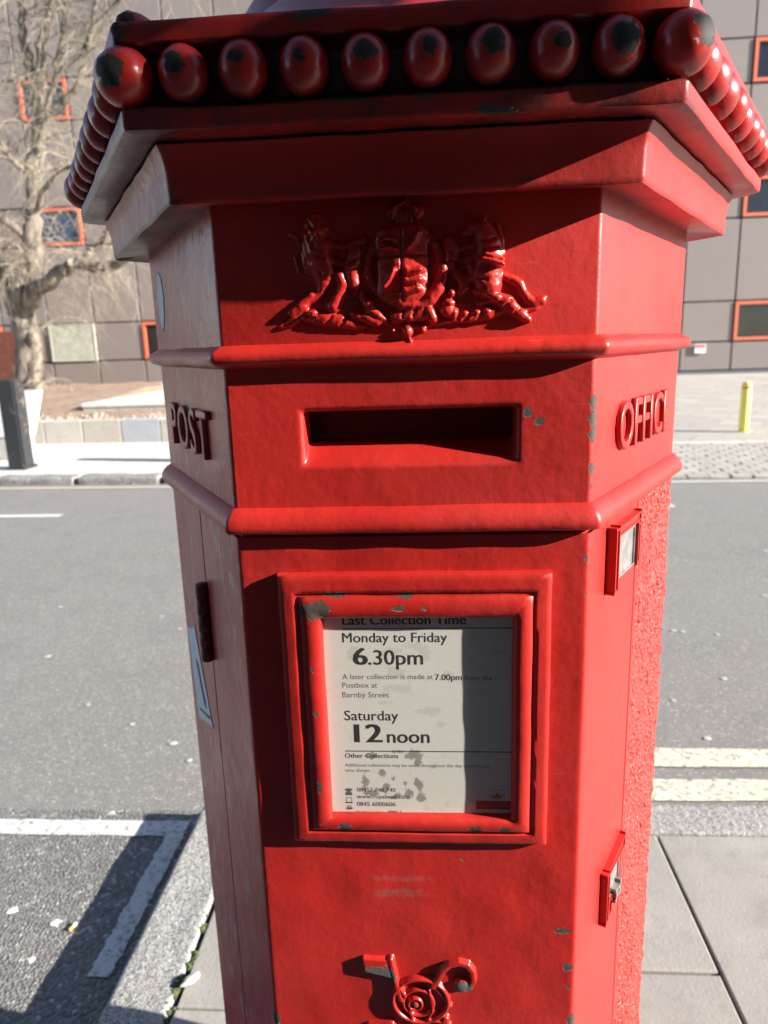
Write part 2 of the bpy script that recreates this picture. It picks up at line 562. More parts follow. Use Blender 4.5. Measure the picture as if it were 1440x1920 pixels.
# ------------------------------------------------------------------ far side of the street
far = empty('far_kerb', FP(0, 0, 0), PHI, kind='structure')
u_ = .35
q = random.Random(6)
while u_ > -24:
    L_ = q.uniform(1.0, 1.2)
    bm = bmesh.new()
    bmesh.ops.create_cube(bm, size=1)
    for v in bm.verts:
        v.co = Vector((u_ - L_ + .018 if v.co.x < 0 else u_ - .018, 0 if v.co.y < 0 else .26, -.25 if v.co.z < 0 else .0))
    bmesh.ops.bevel(bm, geom=list(bm.edges), offset=.035, segments=3, affect='EDGES', profile=.5)
    bmesh.ops.subdivide_edges(bm, edges=[e for e in bm.edges if e.calc_length() > .12], cuts=9, use_grid_fill=True)
    for v in bm.verts:
        v.co += mnoise.noise_vector(v.co * 5.0) * .016
    ob('kerb_stone', bm_mesh('kerb_stone', bm, 60), M_GRANF, far)
    u_ -= L_
def fsheet(name, u0, u1, v0, v1, z0, z1, m, zb=-.25):
    pts = [FP(u0, v0, z0), FP(u1, v0, z0), FP(u1, v1, z1), FP(u0, v1, z1)]
    V = [tuple(p) for p in pts] + [(p.x, p.y, zb) for p in pts]
    F = [(0, 1, 2, 3), (4, 5, 1, 0), (5, 6, 2, 1), (6, 7, 3, 2), (7, 4, 0, 3)]
    return ob(name, mesh(name, V, F), m, kind='structure')
fsheet('far_pavement', -60, .3, .24, 3.8, -.006, 0, M_FARPAVE)
def sett_ground():
    t = NT('sett_bedding')
    return t.set(t.mix(t.noise(40, 4, .7), (.17, .155, .135), (.28, .255, .22)), .95)
strip = fsheet('sett_crossing', .31, 40, .0, 2.15, -.085, -.025, sett_ground())
M_SETT = concrete('granite_sett', (.40, .37, .325), (.52, .485, .43), 6, .003, .8)
sm = [bevbox('sett', -.1075, .1075, -.0595, .0595, -.05, .0, .012, 2, .003, q) for _ in range(5)]
for i in range(17):
    for j in range(15):
        u = 2.15 + .222 * j + (.111 if i % 2 else 0) + q.uniform(-.006, .006)
        v = .06 + .124 * i
        if i == 0:
            v = .045
        p = FP(u, v, -.06 + .06 * v / 2.15 + q.uniform(-.004, .003))
        ob('sett', sm[q.randrange(5)], M_SETT, strip, p, PHI + q.uniform(-.04, .04))
def pavers():
    t = NT('forecourt_paving')
    br = t.n('ShaderNodeTexBrick')
    t.put(br.inputs['Vector'], t.map((1, 1, 1), (0, 0, R(32))))
    br.inputs['Scale'].default_value = 1.0
    br.inputs['Brick Width'].default_value = .62
    br.inputs['Row Height'].default_value = .42
    br.inputs['Mortar Size'].default_value = .006
    t.put(br.inputs['Color1'], (.36, .33, .29)); t.put(br.inputs['Color2'], (.46, .43, .38)); t.put(br.inputs['Mortar'], (.17, .155, .13))
    base = t.mix(t.ramp(t.noise(1.3, 5, .65), .4, .7, 0, .5), br.outputs['Color'], (.40, .365, .32))
    t.bump(t.math('MULTIPLY', t.noise(60, 4), .003))
    return t.set(base, .85)
fsheet('forecourt', -.6, 50, 2.15, 13.3, -.012, .36, pavers())
fsheet('forecourt_edge', .3, 50, 2.05, 2.20, -.004, -.002, M_FARPAVE)

# retaining wall of concrete blocks in front of the planted bed
rw = empty('retaining_wall', FP(-4.6, 3.15, 0), PHI, label='low wall of pale concrete blocks holding the brown planting bed', category='wall')
M_BLK = concrete('cast_block', (.50, .45, .385), (.60, .545, .47), 3, .002)
M_BLKG = concrete('grey_block', (.40, .42, .44), (.48, .50, .52), 3, .002)
u = 4.1
for i in range(42):
    u -= .65
    wx = 4.6 + u
    grey = abs(u - .49) < .4
    me = bevbox('block', u + .006, u + .644, 0, .28, -.02, .365 + q.uniform(-.004, .004), .012, 2)
    ob('block', me, M_BLKG if -0.5 < (u + .3) < .2 else M_BLK, rw)
def soil_mat():
    t = NT('soil_and_litter')
    base = t.mix(t.ramp(t.noise(6, 6, .75), .3, .7), (.26, .165, .11), (.46, .33, .24))
    base = t.mix(t.ramp(t.voro(26).outputs['Distance'], .05, .3, .7, 0), base, (.46, .37, .29))
    base = t.mix(t.ramp(t.noise(1.1, 3, .6), .6, .75, 0, .7), base, (.17, .17, .08))
    t.bump(t.math('MULTIPLY', t.noise(22, 5, .7), .05))
    return t.set(base, .95)
V, F = [], []
nx, ny = 150, 60
for j in range(ny + 1):
    for i in range(nx + 1):
        x = -26 + 25.3 * i / nx
        fy = j / ny
        y0 = 6.95 + math.tan(PHI) * x + 3.40
        y = y0 + (20.03 - y0) * fy ** 1.25
        z = .30 + .36 * math.sin(min(1, fy * 1.35) * math.pi * .5) - .10 * max(0, fy - .75) / .25
        z += .05 * mnoise.noise(Vector((x * 1.1, y * 1.1, 0))) + .03 * mnoise.noise(Vector((x * 5, y * 5, 3)))
        if x > -6.15 and y > 11.5:
            z = min(z, .40)
        if x > -1.6:
            z -= (x + 1.6) / .9 * .35
        V.append((x, y, z))
for j in range(ny):
    for i in range(nx):
        k = j * (nx + 1) + i
        F.append((k, k + 1, k + nx + 2, k + nx + 1))
ob('planting_bed', mesh('planting_bed', V, F, 0), soil_mat(), kind='structure')
# lumps of stone and dead leaves along the front of the bed
V, F = [], []
for i in range(900):
    x = q.uniform(-12, -2.2)
    y = 6.95 + math.tan(PHI) * x + 3.45 + abs(q.gauss(0, .7))
    s_ = q.uniform(.02, .06)
    z = .33 + .1 * min(1, (y - 10.3) / 3)
    b_ = len(V)
    rot = q.uniform(0, 3)
    for k in range(5):
        t_ = rot + 2 * math.pi * k / 5
        V.append((x + s_ * math.cos(t_) * q.uniform(.7, 1.3), y + s_ * math.sin(t_) * q.uniform(.7, 1.3), z - .01))
    V.append((x, y, z + s_ * q.uniform(.5, 1.1)))
    F += [(b_ + k, b_ + (k + 1) % 5, b_ + 5) for k in range(5)]
ob('stones_and_litter', mesh('stones_and_litter', V, F), plain('bed_stones', (.40, .31, .25), .9, .35, 14), kind='stuff', label='loose stones and dead leaves behind the block wall', category='rubble')
pf = empty('platform', (-6.2, 11.7, .3), label='raised white concrete platform edged with blocks behind the low wall', category='platform')
ob('top', bevbox('top', 0, 5.2, .0, 8.2, .17, .245, .012), concrete('white_concrete', (.70, .69, .66), (.78, .77, .74), 1.5, .001), pf)
for i in range(8):
    ob('edge_block', bevbox('edge_block', .02 + i * .645, .655 + i * .645, .02, .2, -.05, .168, .008), M_BLK, pf)

# office building
WC = 1.38
rows = [(.45, 1.23), (1.23, 2.30), (2.30, 4.42), (4.42, 5.45), (5.45, 7.64), (7.64, 8.68), (8.68, 10.87), (10.87, 11.93)]
bld = empty('office_building', (0, 20.0, .3), label='office block clad in brown grey panels with orange framed square windows', category='building')
def panel_mat():
    t = NT('brown_grey_cladding')
    base = t.mix(t.math('MULTIPLY', t.objrand(), 1.0), (.245, .203, .182), (.288, .240, .215))
    base = t.mix(t.ramp(t.noise(1.4, 4, .6), .4, .8, 0, .35), base, (.205, .175, .16))
    return t.set(base, .55)
M_PANEL = panel_mat()
M_CORE = plain('joint_shadow_gap', (.030, .032, .042), .8, .1)
M_ORANGE = plain('orange_window_frame', (.70, .165, .085), .45, .08)
def glass_dark():
    t = NT('dark_window_glass')
    return t.set(t.mix(t.noise(2.2, 3), (.012, .013, .015), (.035, .035, .036)), .06)
M_DGLASS = glass_dark()
def bluish_glass():
    t = NT('sky_window_glass')
    return t.set((.05, .075, .11), .10)
M_BGLASS = bluish_glass()
c0 = -19
ncol = 36
ob('core', bevbox('core', -11.0 + c0 * 0 - 13.8, -11 + 26 * WC, .035, 9, -.3, 12.0, 0), M_CORE, bld)
ob('plinth', bevbox('plinth', -24.8, 24.88, -.03, .3, -.3, .13, .01), plain('grey_plinth', (.16, .165, .18), .7, .1), bld)
ob('roof_edge', bevbox('roof_edge', -24.9, 24.98, -.08, 9.1, 11.66, 11.8, .02), plain('roof_flashing', (.25, .25, .26), .5, .05), bld)
pm = [bevbox('panel', .024, WC - .024, 0, .045, z0 + .021 - .3, z1 - .021 - .3, .006) for (z0, z1) in rows]
for me in pm:
    me.materials.append(M_PANEL)
def frame_mesh(w_, h_, t_, d_):
    bm = bmesh.new()
    P = [(0, 0), (w_, 0), (w_, h_), (0, h_)]
    Q = [(t_, t_), (w_ - t_, t_), (w_ - t_, h_ - t_), (t_, h_ - t_)]
    for i in range(4):
        j = (i + 1) % 4
        A, B, C_, D = P[i], P[j], Q[j], Q[i]
        vs = [bm.verts.new((p[0], yy, p[1])) for yy in (-.03, d_) for p in (A, B, C_, D)]
        for f in ((0, 1, 2, 3), (7, 6, 5, 4), (0, 4, 5, 1), (1, 5, 6, 2), (2, 6, 7, 3), (3, 7, 4, 0)):
            bm.faces.new([vs[k] for k in f])
    bmesh.ops.remove_doubles(bm, verts=bm.verts, dist=1e-5)
    return bm_mesh('frame', bm)
fm, gm, sm_ = {}, {}, {}
for i in range(ncol):
    ci = i - 10                       # column index: column 0 starts at x = -11.0
    x = -11.0 + ci * WC
    for r_, (z0, z1) in enumerate(rows):
        isw = r_ in (1, 3, 5, 7) and ((ci % 4 == 2 and r_ == 1) or (ci == 14) or (r_ in (3, 5, 7) and ci % 4 in (0,)) or (ci == 18))
        if ci in (0, 13, 12) and r_ == 1:
            isw = False
        if ci in (12, 13):
            isw = False
        if ci == 0 and r_ == 1:
            gp = ob('service_panel', bevbox('service_panel', .04, WC - .04, -.03, .045, z0 + .03 - .3, z1 - .03 - .3, .01), plain('pale_green_panel', (.44, .46, .36), .7, .18, 5), bld, (x, 0, 0))
            ob('panel_frame', frame_mesh(WC - .03, z1 - z0 - .02, .03, .04), plain('pale_frame', (.55, .52, .46), .6, .05), gp, (.015, -.012, z0 + .01 - .3))
            continue
        if isw:
            h_ = z1 - z0 - .04
            if r_ not in fm:
                fm[r_] = frame_mesh(WC - .05, h_, .085, .05)
                gm[r_] = bevbox('pane', .085, WC - .135, .025, .045, .085, h_ - .085, 0)
            wn_ = ob('window', fm[r_], M_ORANGE, bld, (x + .025, 0, z0 + .02 - .3))
            ob('pane', gm[r_].copy() if ci <= 2 and r_ > 1 else gm[r_], M_BGLASS if ci <= 2 and r_ > 1 else M_DGLASS, wn_)
            # blind / interior ledge behind the lower edge gives the panes some depth
            continue
        ob('panel', pm[r_], None, bld, (x, q.uniform(0, .004), 0))
ns = empty('notice_board', (7.465, 19.95, .93), label='small red and white notice fixed low on the grey cladding', category='sign')
ob('board', bevbox('board', -.15, .15, 0, .02, 0, .245, .004), plain('white_board', (.78, .77, .73), .6, .03), ns)
ob('red_band', bevbox('red_band', -.13, .13, -.006, .004, .15, .225, .002), plain('red_print', (.7, .10, .07), .6, .05), ns)
dr = empty('red_brown_screen', (-12.1, 19.4, .5), label='dark red brown screen standing beside the tree trunk at the facade', category='screen')
for k in range(5):
    ob('board', bevbox('board', -1.9 + k * .52, -1.39 + k * .52, 0, .05, 0, 1.62, .008), plain('red_brown_wood', (.16, .045, .028), .7, .2) if k == 0 else bpy.data.materials['red_brown_wood'], dr)

# unseen brick terrace added behind the camera to darken the box front
M_BRICK = plain('dark_brick', (.062, .044, .036), .9, .3, 9)
tr = empty('added_brick_terrace', (-2, -2.9, 0), label='unseen dark brick terrace with sash windows, added to keep light off the box front', category='building')
ob('wall', bevbox('wall', -5.5, 13.1, -8, 0, 0, 12.5, 0), M_BRICK, tr)
ob('cornice', bevbox('cornice', -5.6, 13.15, -8.1, .15, 12.5, 12.9, .02), plain('stone_cornice', (.32, .30, .27), .8, .1), tr)
tw = bevbox('window', -.5, .5, -.02, .05, 0, 1.7, .01)
tp = bevbox('pane', -.43, .43, .04, .06, .07, 1.63, 0)
M_SASH = plain('sash_paint', (.45, .45, .43), .5, .05)
for i in range(7):
    for z in (.9, 4.2, 7.4):
        o = ob('window', tw, M_SASH, tr, (-4 + 2.55 * i, 0, z))
        ob('pane', tp, M_DGLASS, o)
# unseen sign added right of the box; its plates shade the beads and roof
sg = empty('added_shade_sign', (2.2, -1.05, 0), label='unseen grey sign plates on a tall post, added to shade the bead row and roof', category='sign')
M_GALV = plain('galvanised_steel', (.42, .43, .44), .5, .1, metal=.5)
ob('post', lathe('post', [(.038, 0), (.038, 3.6), (.030, 3.62)], 16), M_GALV, sg)
ob('plate', bevbox('plate', -.052, -.046, -.34, .312, 2.293, 2.42, .001), M_GALV, sg)
ob('plate', bevbox('plate', -.052, -.046, -.62, .720, 2.425, 3.10, .001), M_GALV, sg)
ob('clip', bevbox('clip', -.046, .045, -.05, .05, 2.5, 2.53, .003), M_GALV, sg)
ob('clip', bevbox('clip', -.046, .045, -.05, .05, 2.9, 2.93, .003), M_GALV, sg)

# bollards and the white tub
def black_bollard(loc, label):
    e = empty('bollard', loc, R(-3), label=label, category='bollard', group='black bollards on the far pavement')
    bm = bmesh.new()
    bmesh.ops.create_cube(bm, size=1)
    for v in bm.verts:
        v.co = Vector((v.co.x * .23, v.co.y * .23, 0 if v.co.z < 0 else 1.07))
    bmesh.ops.bevel(bm, geom=[x_ for x_ in bm.edges if abs(x_.verts[0].co.z - x_.verts[1].co.z) > .5], offset=.022, segments=2, affect='EDGES')
    top = [f for f in bm.faces if f.normal.z > .9][0]
    r_ = bmesh.ops.inset_region(bm, faces=[top], thickness=.03)
    bmesh.ops.translate(bm, verts=list(top.verts), vec=(0, 0, .04))
    t = NT('worn_black_paint')
    base = t.mix(t.ramp(t.noise(9, 5, .7), .60, .66), (.028, .029, .033), (.16, .13, .09))
    ob('post', bm_mesh('post', bm), t.set(base, .4), e)
    ob('base_collar', bevbox('base_collar', -.14, .14, -.14, .14, 0, .035, .01), t.m, e)
black_bollard((-5.19, 7.92, 0), 'black square bollard in front of the white tapered tub')
black_bollard((-1.83, 7.99, 0), 'black square bollard beyond the road, alone on the bare white pavement')
tb = empty('tub', (-5.72, 8.75, 0), label='white tapered tub on a grey stand behind the black bollard', category='tub')
V = []
for (hw, hd, z) in ((.25, .07, .32), (.42, .11, .93), (.40, .09, .93), (.26, .06, .6)):
    V += [(-hw, -hd, z), (hw, -hd, z), (hw, hd, z), (-hw, hd, z)]
F = [(3, 2, 1, 0)]
for k in range(3):
    for i in range(4):
        j = (i + 1) % 4
        F.append((4 * k + i, 4 * k + j, 4 * k + 4 + j, 4 * k + 4 + i))
F.append((12, 13, 14, 15))
ob('tub_body', mesh('tub_body', V, F), plain('white_tub_paint', (.82, .84, .84), .4, .02), tb)
ob('stand', bevbox('stand', .10, .24, -.05, .05, 0, .33, .01), plain('stand_grey', (.42, .40, .36), .7, .1), tb)
ob('stand', bevbox('stand', -.24, -.10, -.05, .05, 0, .33, .01), bpy.data.materials['stand_grey'], tb)
yb = empty('bollard', (4.50, 9.80, .02), label='slim yellow bollard with a red band on the forecourt', category='bollard')
ob('post', lathe('post', [(.066, 0), (.066, .60), (.060, .612)], 20), plain('yellow_paint', (.95, .78, .15), .45, .06), yb)
ob('band', lathe('band', [(.061, .612), (.061, .638)], 20), plain('red_band_paint', (.55, .10, .06), .5, .05), yb)
ob('cap', lathe('cap', [(.066, .638), (.066, .66), (.055, .69), (.03, .705), (.005, .71)], 20), bpy.data.materials['yellow_paint'], yb)

# ------------------------------------------------------------------ bare weeping tree
def bark_mat(name, c1, c2, c3):
    t = NT(name)
    n1 = t.noise(1, 5, .7, vec=t.map((9, 9, 2.2)))
    base = t.mix(t.ramp(n1, .35, .65), c1, c2)
    base = t.mix(t.ramp(t.noise(3.1, 4, .6), .58, .72, 0, .6), base, c3)
    t.bump(t.math('MULTIPLY', n1, .05))
    return t.set(base, .9)
M_BARK = bark_mat('pale_bark', (.085, .068, .053), (.33, .28, .22), (.14, .15, .07))
M_TWIG = bark_mat('pale_twigs', (.21, .172, .13), (.46, .395, .30), (.28, .27, .15))
TREE = Vector((-9.5, 16.0, .62))
tree = empty('tree', TREE, label='bare pale barked tree with drooping twigs in the planting bed', category='tree')
T = lambda x, y, z: Vector((x, y, z)) - TREE
def smooth_path(pts, n=6):
    out = []
    P = [pts[0]] + list(pts) + [pts[-1]]
    for i in range(1, len(P) - 2):
        p0, p1, p2, p3 = P[i - 1], P[i], P[i + 1], P[i + 2]
        for k in range(n):
            t = k / n
            out.append(.5 * ((2 * p1) + (p2 - p0) * t + (2 * p0 - 5 * p1 + 4 * p2 - p3) * t * t + (3 * p1 - p0 - 3 * p2 + p3) * t ** 3))
    out.append(pts[-1])
    return out
q = random.Random(31)
limbs = []
def limb(pts, r0, r1, name='limb', n=5, wob=.03):
    P = smooth_path([T(*p) for p in pts], n)
    P = [p + Vector((q.gauss(0, wob), q.gauss(0, wob), q.gauss(0, wob))) if 0 < i < len(P) - 1 else p for i, p in enumerate(P)]
    rad = [r0 + (r1 - r0) * i / (len(P) - 1) for i in range(len(P))]
    if name == 'trunk':
        rad = [r * (1 + .55 * math.exp(-i * .55)) for i, r in enumerate(rad)]
    limbs.append((P, rad))
    ob(name, tube(name, P, rad, 12 if r0 > .1 else 8), M_BARK, tree)
limb([(-9.62, 16, .35), (-9.55, 16, 1.0), (-9.42, 16, 1.75), (-9.50, 16, 2.4)], .34, .27, 'trunk')
limb([(-9.36, 15.82, .4), (-9.28, 15.85, 1.1), (-9.22, 15.9, 1.8), (-9.30, 15.95, 2.5)], .17, .14, 'trunk', wob=.02)
limb([(-9.50, 16, 2.3), (-9.42, 16, 3.0), (-9.05, 16, 3.7), (-8.93, 16, 4.4), (-8.74, 16, 5.4), (-8.60, 16.1, 6.2), (-8.42, 16.1, 7.1)], .26, .13)
limb([(-9.32, 16, 2.5), (-8.95, 15.8, 2.85), (-8.45, 15.6, 3.04), (-7.85, 15.5, 3.38), (-7.45, 15.4, 3.30), (-6.9, 15.3, 3.32), (-6.4, 15.2, 3.45)], .20, .08)
limb([(-7.75, 15.5, 3.38), (-7.45, 15.5, 3.62), (-7.15, 15.5, 3.80), (-6.9, 15.4, 4.1)], .09, .05)
limb([(-9.5, 16, 2.4), (-9.9, 16.2, 3.1), (-10.3, 16.3, 4.2), (-10.5, 16.2, 5.6), (-10.4, 16, 7.2), (-10.2, 15.9, 9)], .2, .07)
limb([(-8.42, 16.1, 7.1), (-8.55, 16, 7.7), (-8.6, 16, 8.4), (-8.55, 16, 9.6)], .11, .06)
limb([(-8.42, 16.1, 7.1), (-8.2, 16, 7.9), (-7.97, 16, 8.7), (-7.9, 16, 10.0)], .11, .06)
limb([(-8.7, 16, 5.6), (-8.3, 15.8, 6.3), (-7.9, 15.7, 7.1), (-7.5, 15.6, 8.0), (-7.35, 15.6, 9.6)], .085, .04)
limb([(-8.2, 15.8, 6.5), (-7.5, 15.7, 6.9), (-7.1, 15.6, 7.5), (-6.75, 15.5, 8.2), (-6.3, 15.5, 9.4)], .07, .035)
limb([(-7.95, 15.7, 7.0), (-6.7, 15.6, 8.1), (-5.6, 15.5, 9.0), (-4.4, 15.4, 9.5), (-3.6, 15.3, 9.3)], .06, .025)
limb([(-8.0, 16, 8.6), (-6.9, 15.9, 9.6), (-5.8, 15.8, 10.2), (-5.0, 15.7, 10.3)], .05, .025)
limb([(-9.0, 16, 3.9), (-9.7, 15.4, 4.7), (-10.6, 15.0, 5.2), (-11.6, 14.8, 5.2)], .09, .04)
limb([(-8.8, 16, 5.2), (-9.4, 15.5, 6.2), (-9.9, 15.2, 7.4), (-10.4, 15.1, 8.4)], .07, .03)
limb([(-8.93, 16, 4.5), (-8.2, 15.4, 5.0), (-7.4, 15.0, 5.3), (-6.6, 14.8, 5.2)], .07, .03)
# drooping shoots and twigs, all grown from the limbs
TV, TF = [], []
def add_twig(path, r0, r1, sides=4):
    n = len(path)
    V, F = tube_data(path, [r0 + (r1 - r0) * i / (n - 1) for i in range(n)], sides, False, len(TV))
    TV.extend(V); TF.extend(F)
def shoot(p, d, L, r, depth):
    n = 8 if depth == 0 else 6
    path = [p]
    v = d.normalized()
    for i in range(n):
        droop = .10 + .22 * i / n + .12 * depth
        v = (v + Vector((q.gauss(0, .13), q.gauss(0, .13), q.gauss(0, .10) - droop * (1.0 if v.z > -.9 else 0)))).normalized()
        path.append(path[-1] + v * L / n)
    add_twig(path, r, r * .45)
    if depth < 2:
        for k in range(5 if depth == 0 else 3):
            i = q.randrange(1, n)
            dv = (path[min(i + 1, n)] - path[i]).normalized()
            side = Vector((q.gauss(0, 1), q.gauss(0, 1), q.uniform(-.2, .9))).normalized()
            shoot(path[i], dv * .55 + side * .75, L * q.uniform(.35, .65), r * .55, depth + 1)
for (P, rad) in limbs:
    if rad[0] > .25 and rad[-1] > .2:
        continue
    if rad[0] == .17:
        continue
    Lm = sum((P[i + 1] - P[i]).length for i in range(len(P) - 1))
    for k in range(int(Lm * 5.2)):
        f = q.uniform(.08, 1.0) * (len(P) - 1)
        i = min(int(f), len(P) - 2)
        p = P[i].lerp(P[i + 1], f - i)
        ax = (P[i + 1] - P[i]).normalized()
        side = Vector((q.gauss(0, 1), q.gauss(0, .8), q.uniform(.0, 1.0))).normalized()
        shoot(p, ax * .4 + side, q.uniform(.9, 2.3), q.uniform(.006, .015), 0)
ob('crown', mesh('crown', TV, TF, 0), M_TWIG, tree, kind='stuff')

# ------------------------------------------------------------------ the pillar box
SD = .28
AP = SD * math.sqrt(3) / 2
Z0 = 1.36                                  # foot of the frieze
box = empty('pillar_box', (0, 0, 0), label='red hexagonal cast iron pillar box with beaded cornice on the near pavement', category='post box')
RED3 = [M_RED, M_REDL, M_REDR]
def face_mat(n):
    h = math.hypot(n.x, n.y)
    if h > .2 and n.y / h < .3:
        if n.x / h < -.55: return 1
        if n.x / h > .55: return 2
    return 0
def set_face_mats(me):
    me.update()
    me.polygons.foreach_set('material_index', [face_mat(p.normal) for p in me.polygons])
def hexring(off, z, r=.005, n=4):
    A = AP + off
    Rr = A / math.cos(R(30))
    out = []
    for k in range(6):
        c_ = R(-120 + 60 * k)
        d = Vector((math.cos(c_), math.sin(c_)))
        cen = d * (Rr - r / math.cos(R(30)))
        for i in range(n):
            q_ = c_ + R(-30 + 60 * i / (n - 1))
            out.append((cen.x + r * math.cos(q_), cen.y + r * math.sin(q_), z))
    return out
def hexloft(name, prof, r=.005, n=4, cap0=True, cap1=True, smooth=35, chips=None):
    """prof: list of (offset from the body faces, z)"""
    V, F = [], []
    N = 6 * n
    for (o_, z) in prof:
        V += hexring(o_, z, r, n)
    for i in range(len(prof) - 1):
        for k in range(N):
            k2 = (k + 1) % N
            F.append((i * N + k, i * N + k2, (i + 1) * N + k2, (i + 1) * N + k))
    if cap0: F.append(tuple(range(N))[::-1])
    if cap1: F.append(tuple((len(prof) - 1) * N + k for k in range(N)))
    me = mesh(name, V, F, smooth)
    for m_ in RED3: me.materials.append(m_)
    set_face_mats(me)
    return me
def arc(o0, z0, r0, r1, a0, a1, n=8):
    return [(o0 + r0 * math.cos(R(a0 + (a1 - a0) * i / n)), z0 + r1 * math.sin(R(a0 + (a1 - a0) * i / n))) for i in range(n + 1)]

# base, frieze and mouldings
ob('plinth', hexloft('plinth', [(.014, 0), (.014, .10), (.011, .115), (.011, .25)] + arc(.004, .27, .007, .04, 0, 80, 6) + [(.004, .33), (.002, .36), (-.01, .37)], .008), None, box)
ob('frieze', hexloft('frieze', [(.0012, 1.352), (.0012, 1.470)], .0045), None, box)
def wavy(me, amp=.0008, fr=30):
    for v in me.vertices:
        v.co += Vector(mnoise.noise_vector(v.co * fr)) * amp
    me.update()
def dense_hex(name, prof, r, seg=22, smooth=40):
    """loft with subdivided sides so the thick paint can wander"""
    V, F = [], []
    n = 4
    rings = []
    for (o_, z) in prof:
        base = hexring(o_, z, r, n)
        ring = []
        for k in range(24):
            p, p2 = Vector(base[k]), Vector(base[(k + 1) % 24])
            ring.append(p)
            if (k % 4) == 3:
                ring += [p.lerp(p2, i / seg) for i in range(1, seg)]
        rings.append(ring)
    N = len(rings[0])
    for rg in rings: V += rg
    for i in range(len(rings) - 1):
        for k in range(N):
            k2 = (k + 1) % N
            F.append((i * N + k, i * N + k2, (i + 1) * N + k2, (i + 1) * N + k))
    me = mesh(name, V, F, smooth)
    for m_ in RED3: me.materials.append(m_)
    set_face_mats(me)
    return me
me = dense_hex('moulding', [(-.004, 1.3625), (.001, 1.3620), (.003, 1.3613)] + arc(.0025, 1.3530, .0088, .0072, 72, -85, 10) + [(.001, 1.3445), (-.004, 1.344)], .005)
wavy(me, .0006, 26)
ob('moulding', me, None, box)
me = dense_hex('moulding', [(-.004, 1.2362), (.001, 1.2352), (.0045, 1.2325), (.0075, 1.2290), (.0095, 1.2250), (.0102, 1.2210), (.0098, 1.2175), (.0080, 1.2155), (.004, 1.2145), (-.004, 1.2142)], .005)
wavy(me, .0006, 30)
ob('moulding', me, None, box)

# band with the posting slot
def slot_band():
    V, F = [], []
    z0, z1 = 1.230, 1.346
    base0, base1 = hexring(0, z0, .0045, 4), hexring(0, z1, .0045, 4)
    V += base0 + base1
    N = 24
    for k in range(N):
        if k == 3:                 # the front flat, replaced below
            continue
        k2 = (k + 1) % N
        F.append((k, k2, N + k2, N + k))
    A, B = Vector(base0[3]), Vector(base0[4])
    C_, D = Vector(base1[4]), Vector(base1[3])
    nside = 44
    def rect_loop(x0, x1, zb, zt, y, rr):
        pts = []
        segs = [((x0, zb), (x1, zb)), ((x1, zb), (x1, zt)), ((x1, zt), (x0, zt)), ((x0, zt), (x0, zb))]
        for (p, p2) in segs:
            for i in range(nside):
                t_ = i / nside
                x, z = p[0] + (p2[0] - p[0]) * t_, p[1] + (p2[1] - p[1]) * t_
                cx = min(max(x, x0 + rr), x1 - rr); cz = min(max(z, zb + rr), zt - rr)
                dx, dz = x - cx, z - cz
                L_ = math.hypot(dx, dz)
                if L_ > rr > 0:
                    x, z = cx + dx / L_ * rr, cz + dz / L_ * rr
                pts.append((x, y, z))
        return pts
    sx0, sx1, sb, stp = -.0805, .0825, 1.2700, 1.3105
    loops = [rect_loop(A.x, B.x, z0, z1, -AP, 0)]
    inner = rect_loop(sx0 - .004, sx1 + .004, sb - .004, stp + .004, -AP, .003)
    for k in range(1, 22):
        f = k / 22
        loops.append([tuple(p[c] * (1 - f) + p2[c] * f for c in range(3)) for p, p2 in zip(loops[0], inner)])
    for (g, d, sl_) in ((.004, 0, 0), (.0025, .0004, 0), (.001, .0016, .0), (.0, .0038, .002), (0, .0165, .0112), (0, .030, .0135), (.012, .031, .0), (.014, .07, 0)):
        loops.append(rect_loop(sx0 - g, sx1 + g, sb - g + sl_, stp + g, -AP + d, .003))
    st = len(V)
    n4 = 4 * nside
    for lp in loops: V += lp
    for i in range(len(loops) - 1):
        for k in range(n4):
            k2 = (k + 1) % n4
            F.append((st + i * n4 + k, st + i * n4 + k2, st + (i + 1) * n4 + k2, st + (i + 1) * n4 + k))
    F.append(tuple(st + (len(loops) - 1) * n4 + k for k in range(n4)))
    me = mesh('slot_band', V, F, 40)
    for m_ in RED3: me.materials.append(m_)
    mi = []
    for p in me.polygons:
        mi.append(0 if (abs(p.center.x) < .135 and p.center.y < -.1) else face_mat(p.normal))
    me.polygons.foreach_set('material_index', mi)
    return me
sb_me = slot_band()
# finer cut of the front so chips can sit on it
bm = bmesh.new(); bm.from_mesh(sb_me)
big = [f for f in bm.faces if len(f.verts) == 4 and max(e.calc_length() for e in f.edges) > .1 and f.calc_center_median().y > -.24]
bmesh.ops.subdivide_edges(bm, edges=list({e for f in big for e in f.edges if abs(e.verts[0].co.z - e.verts[1].co.z) < .001 and e.calc_length() > .05}), cuts=30, use_grid_fill=True)
bmesh.ops.subdivide_edges(bm, edges=[e for e in bm.edges if abs(e.verts[0].co.z - e.verts[1].co.z) > .1 and e.verts[0].co.x > .1], cuts=40, use_grid_fill=True)
bmesh.ops.triangulate(bm, faces=[f for f in bm.faces if len(f.verts) > 4])
bm.to_mesh(sb_me); bm.free()
def chip_field(me, spots):
    co = np.empty(len(me.vertices) * 3); me.vertices.foreach_get('co', co); co = co.reshape(-1, 3)
    val = np.zeros(len(co))
    for (x, y, z, r, kx) in spots:
        d = np.sqrt(((co[:, 0] - x) / kx) ** 2 + (co[:, 1] - y) ** 2 + (co[:, 2] - z) ** 2)
        val = np.maximum(val, 1 - d / r)
    add_attr(me, 'chip', np.clip(val, 0, 1))
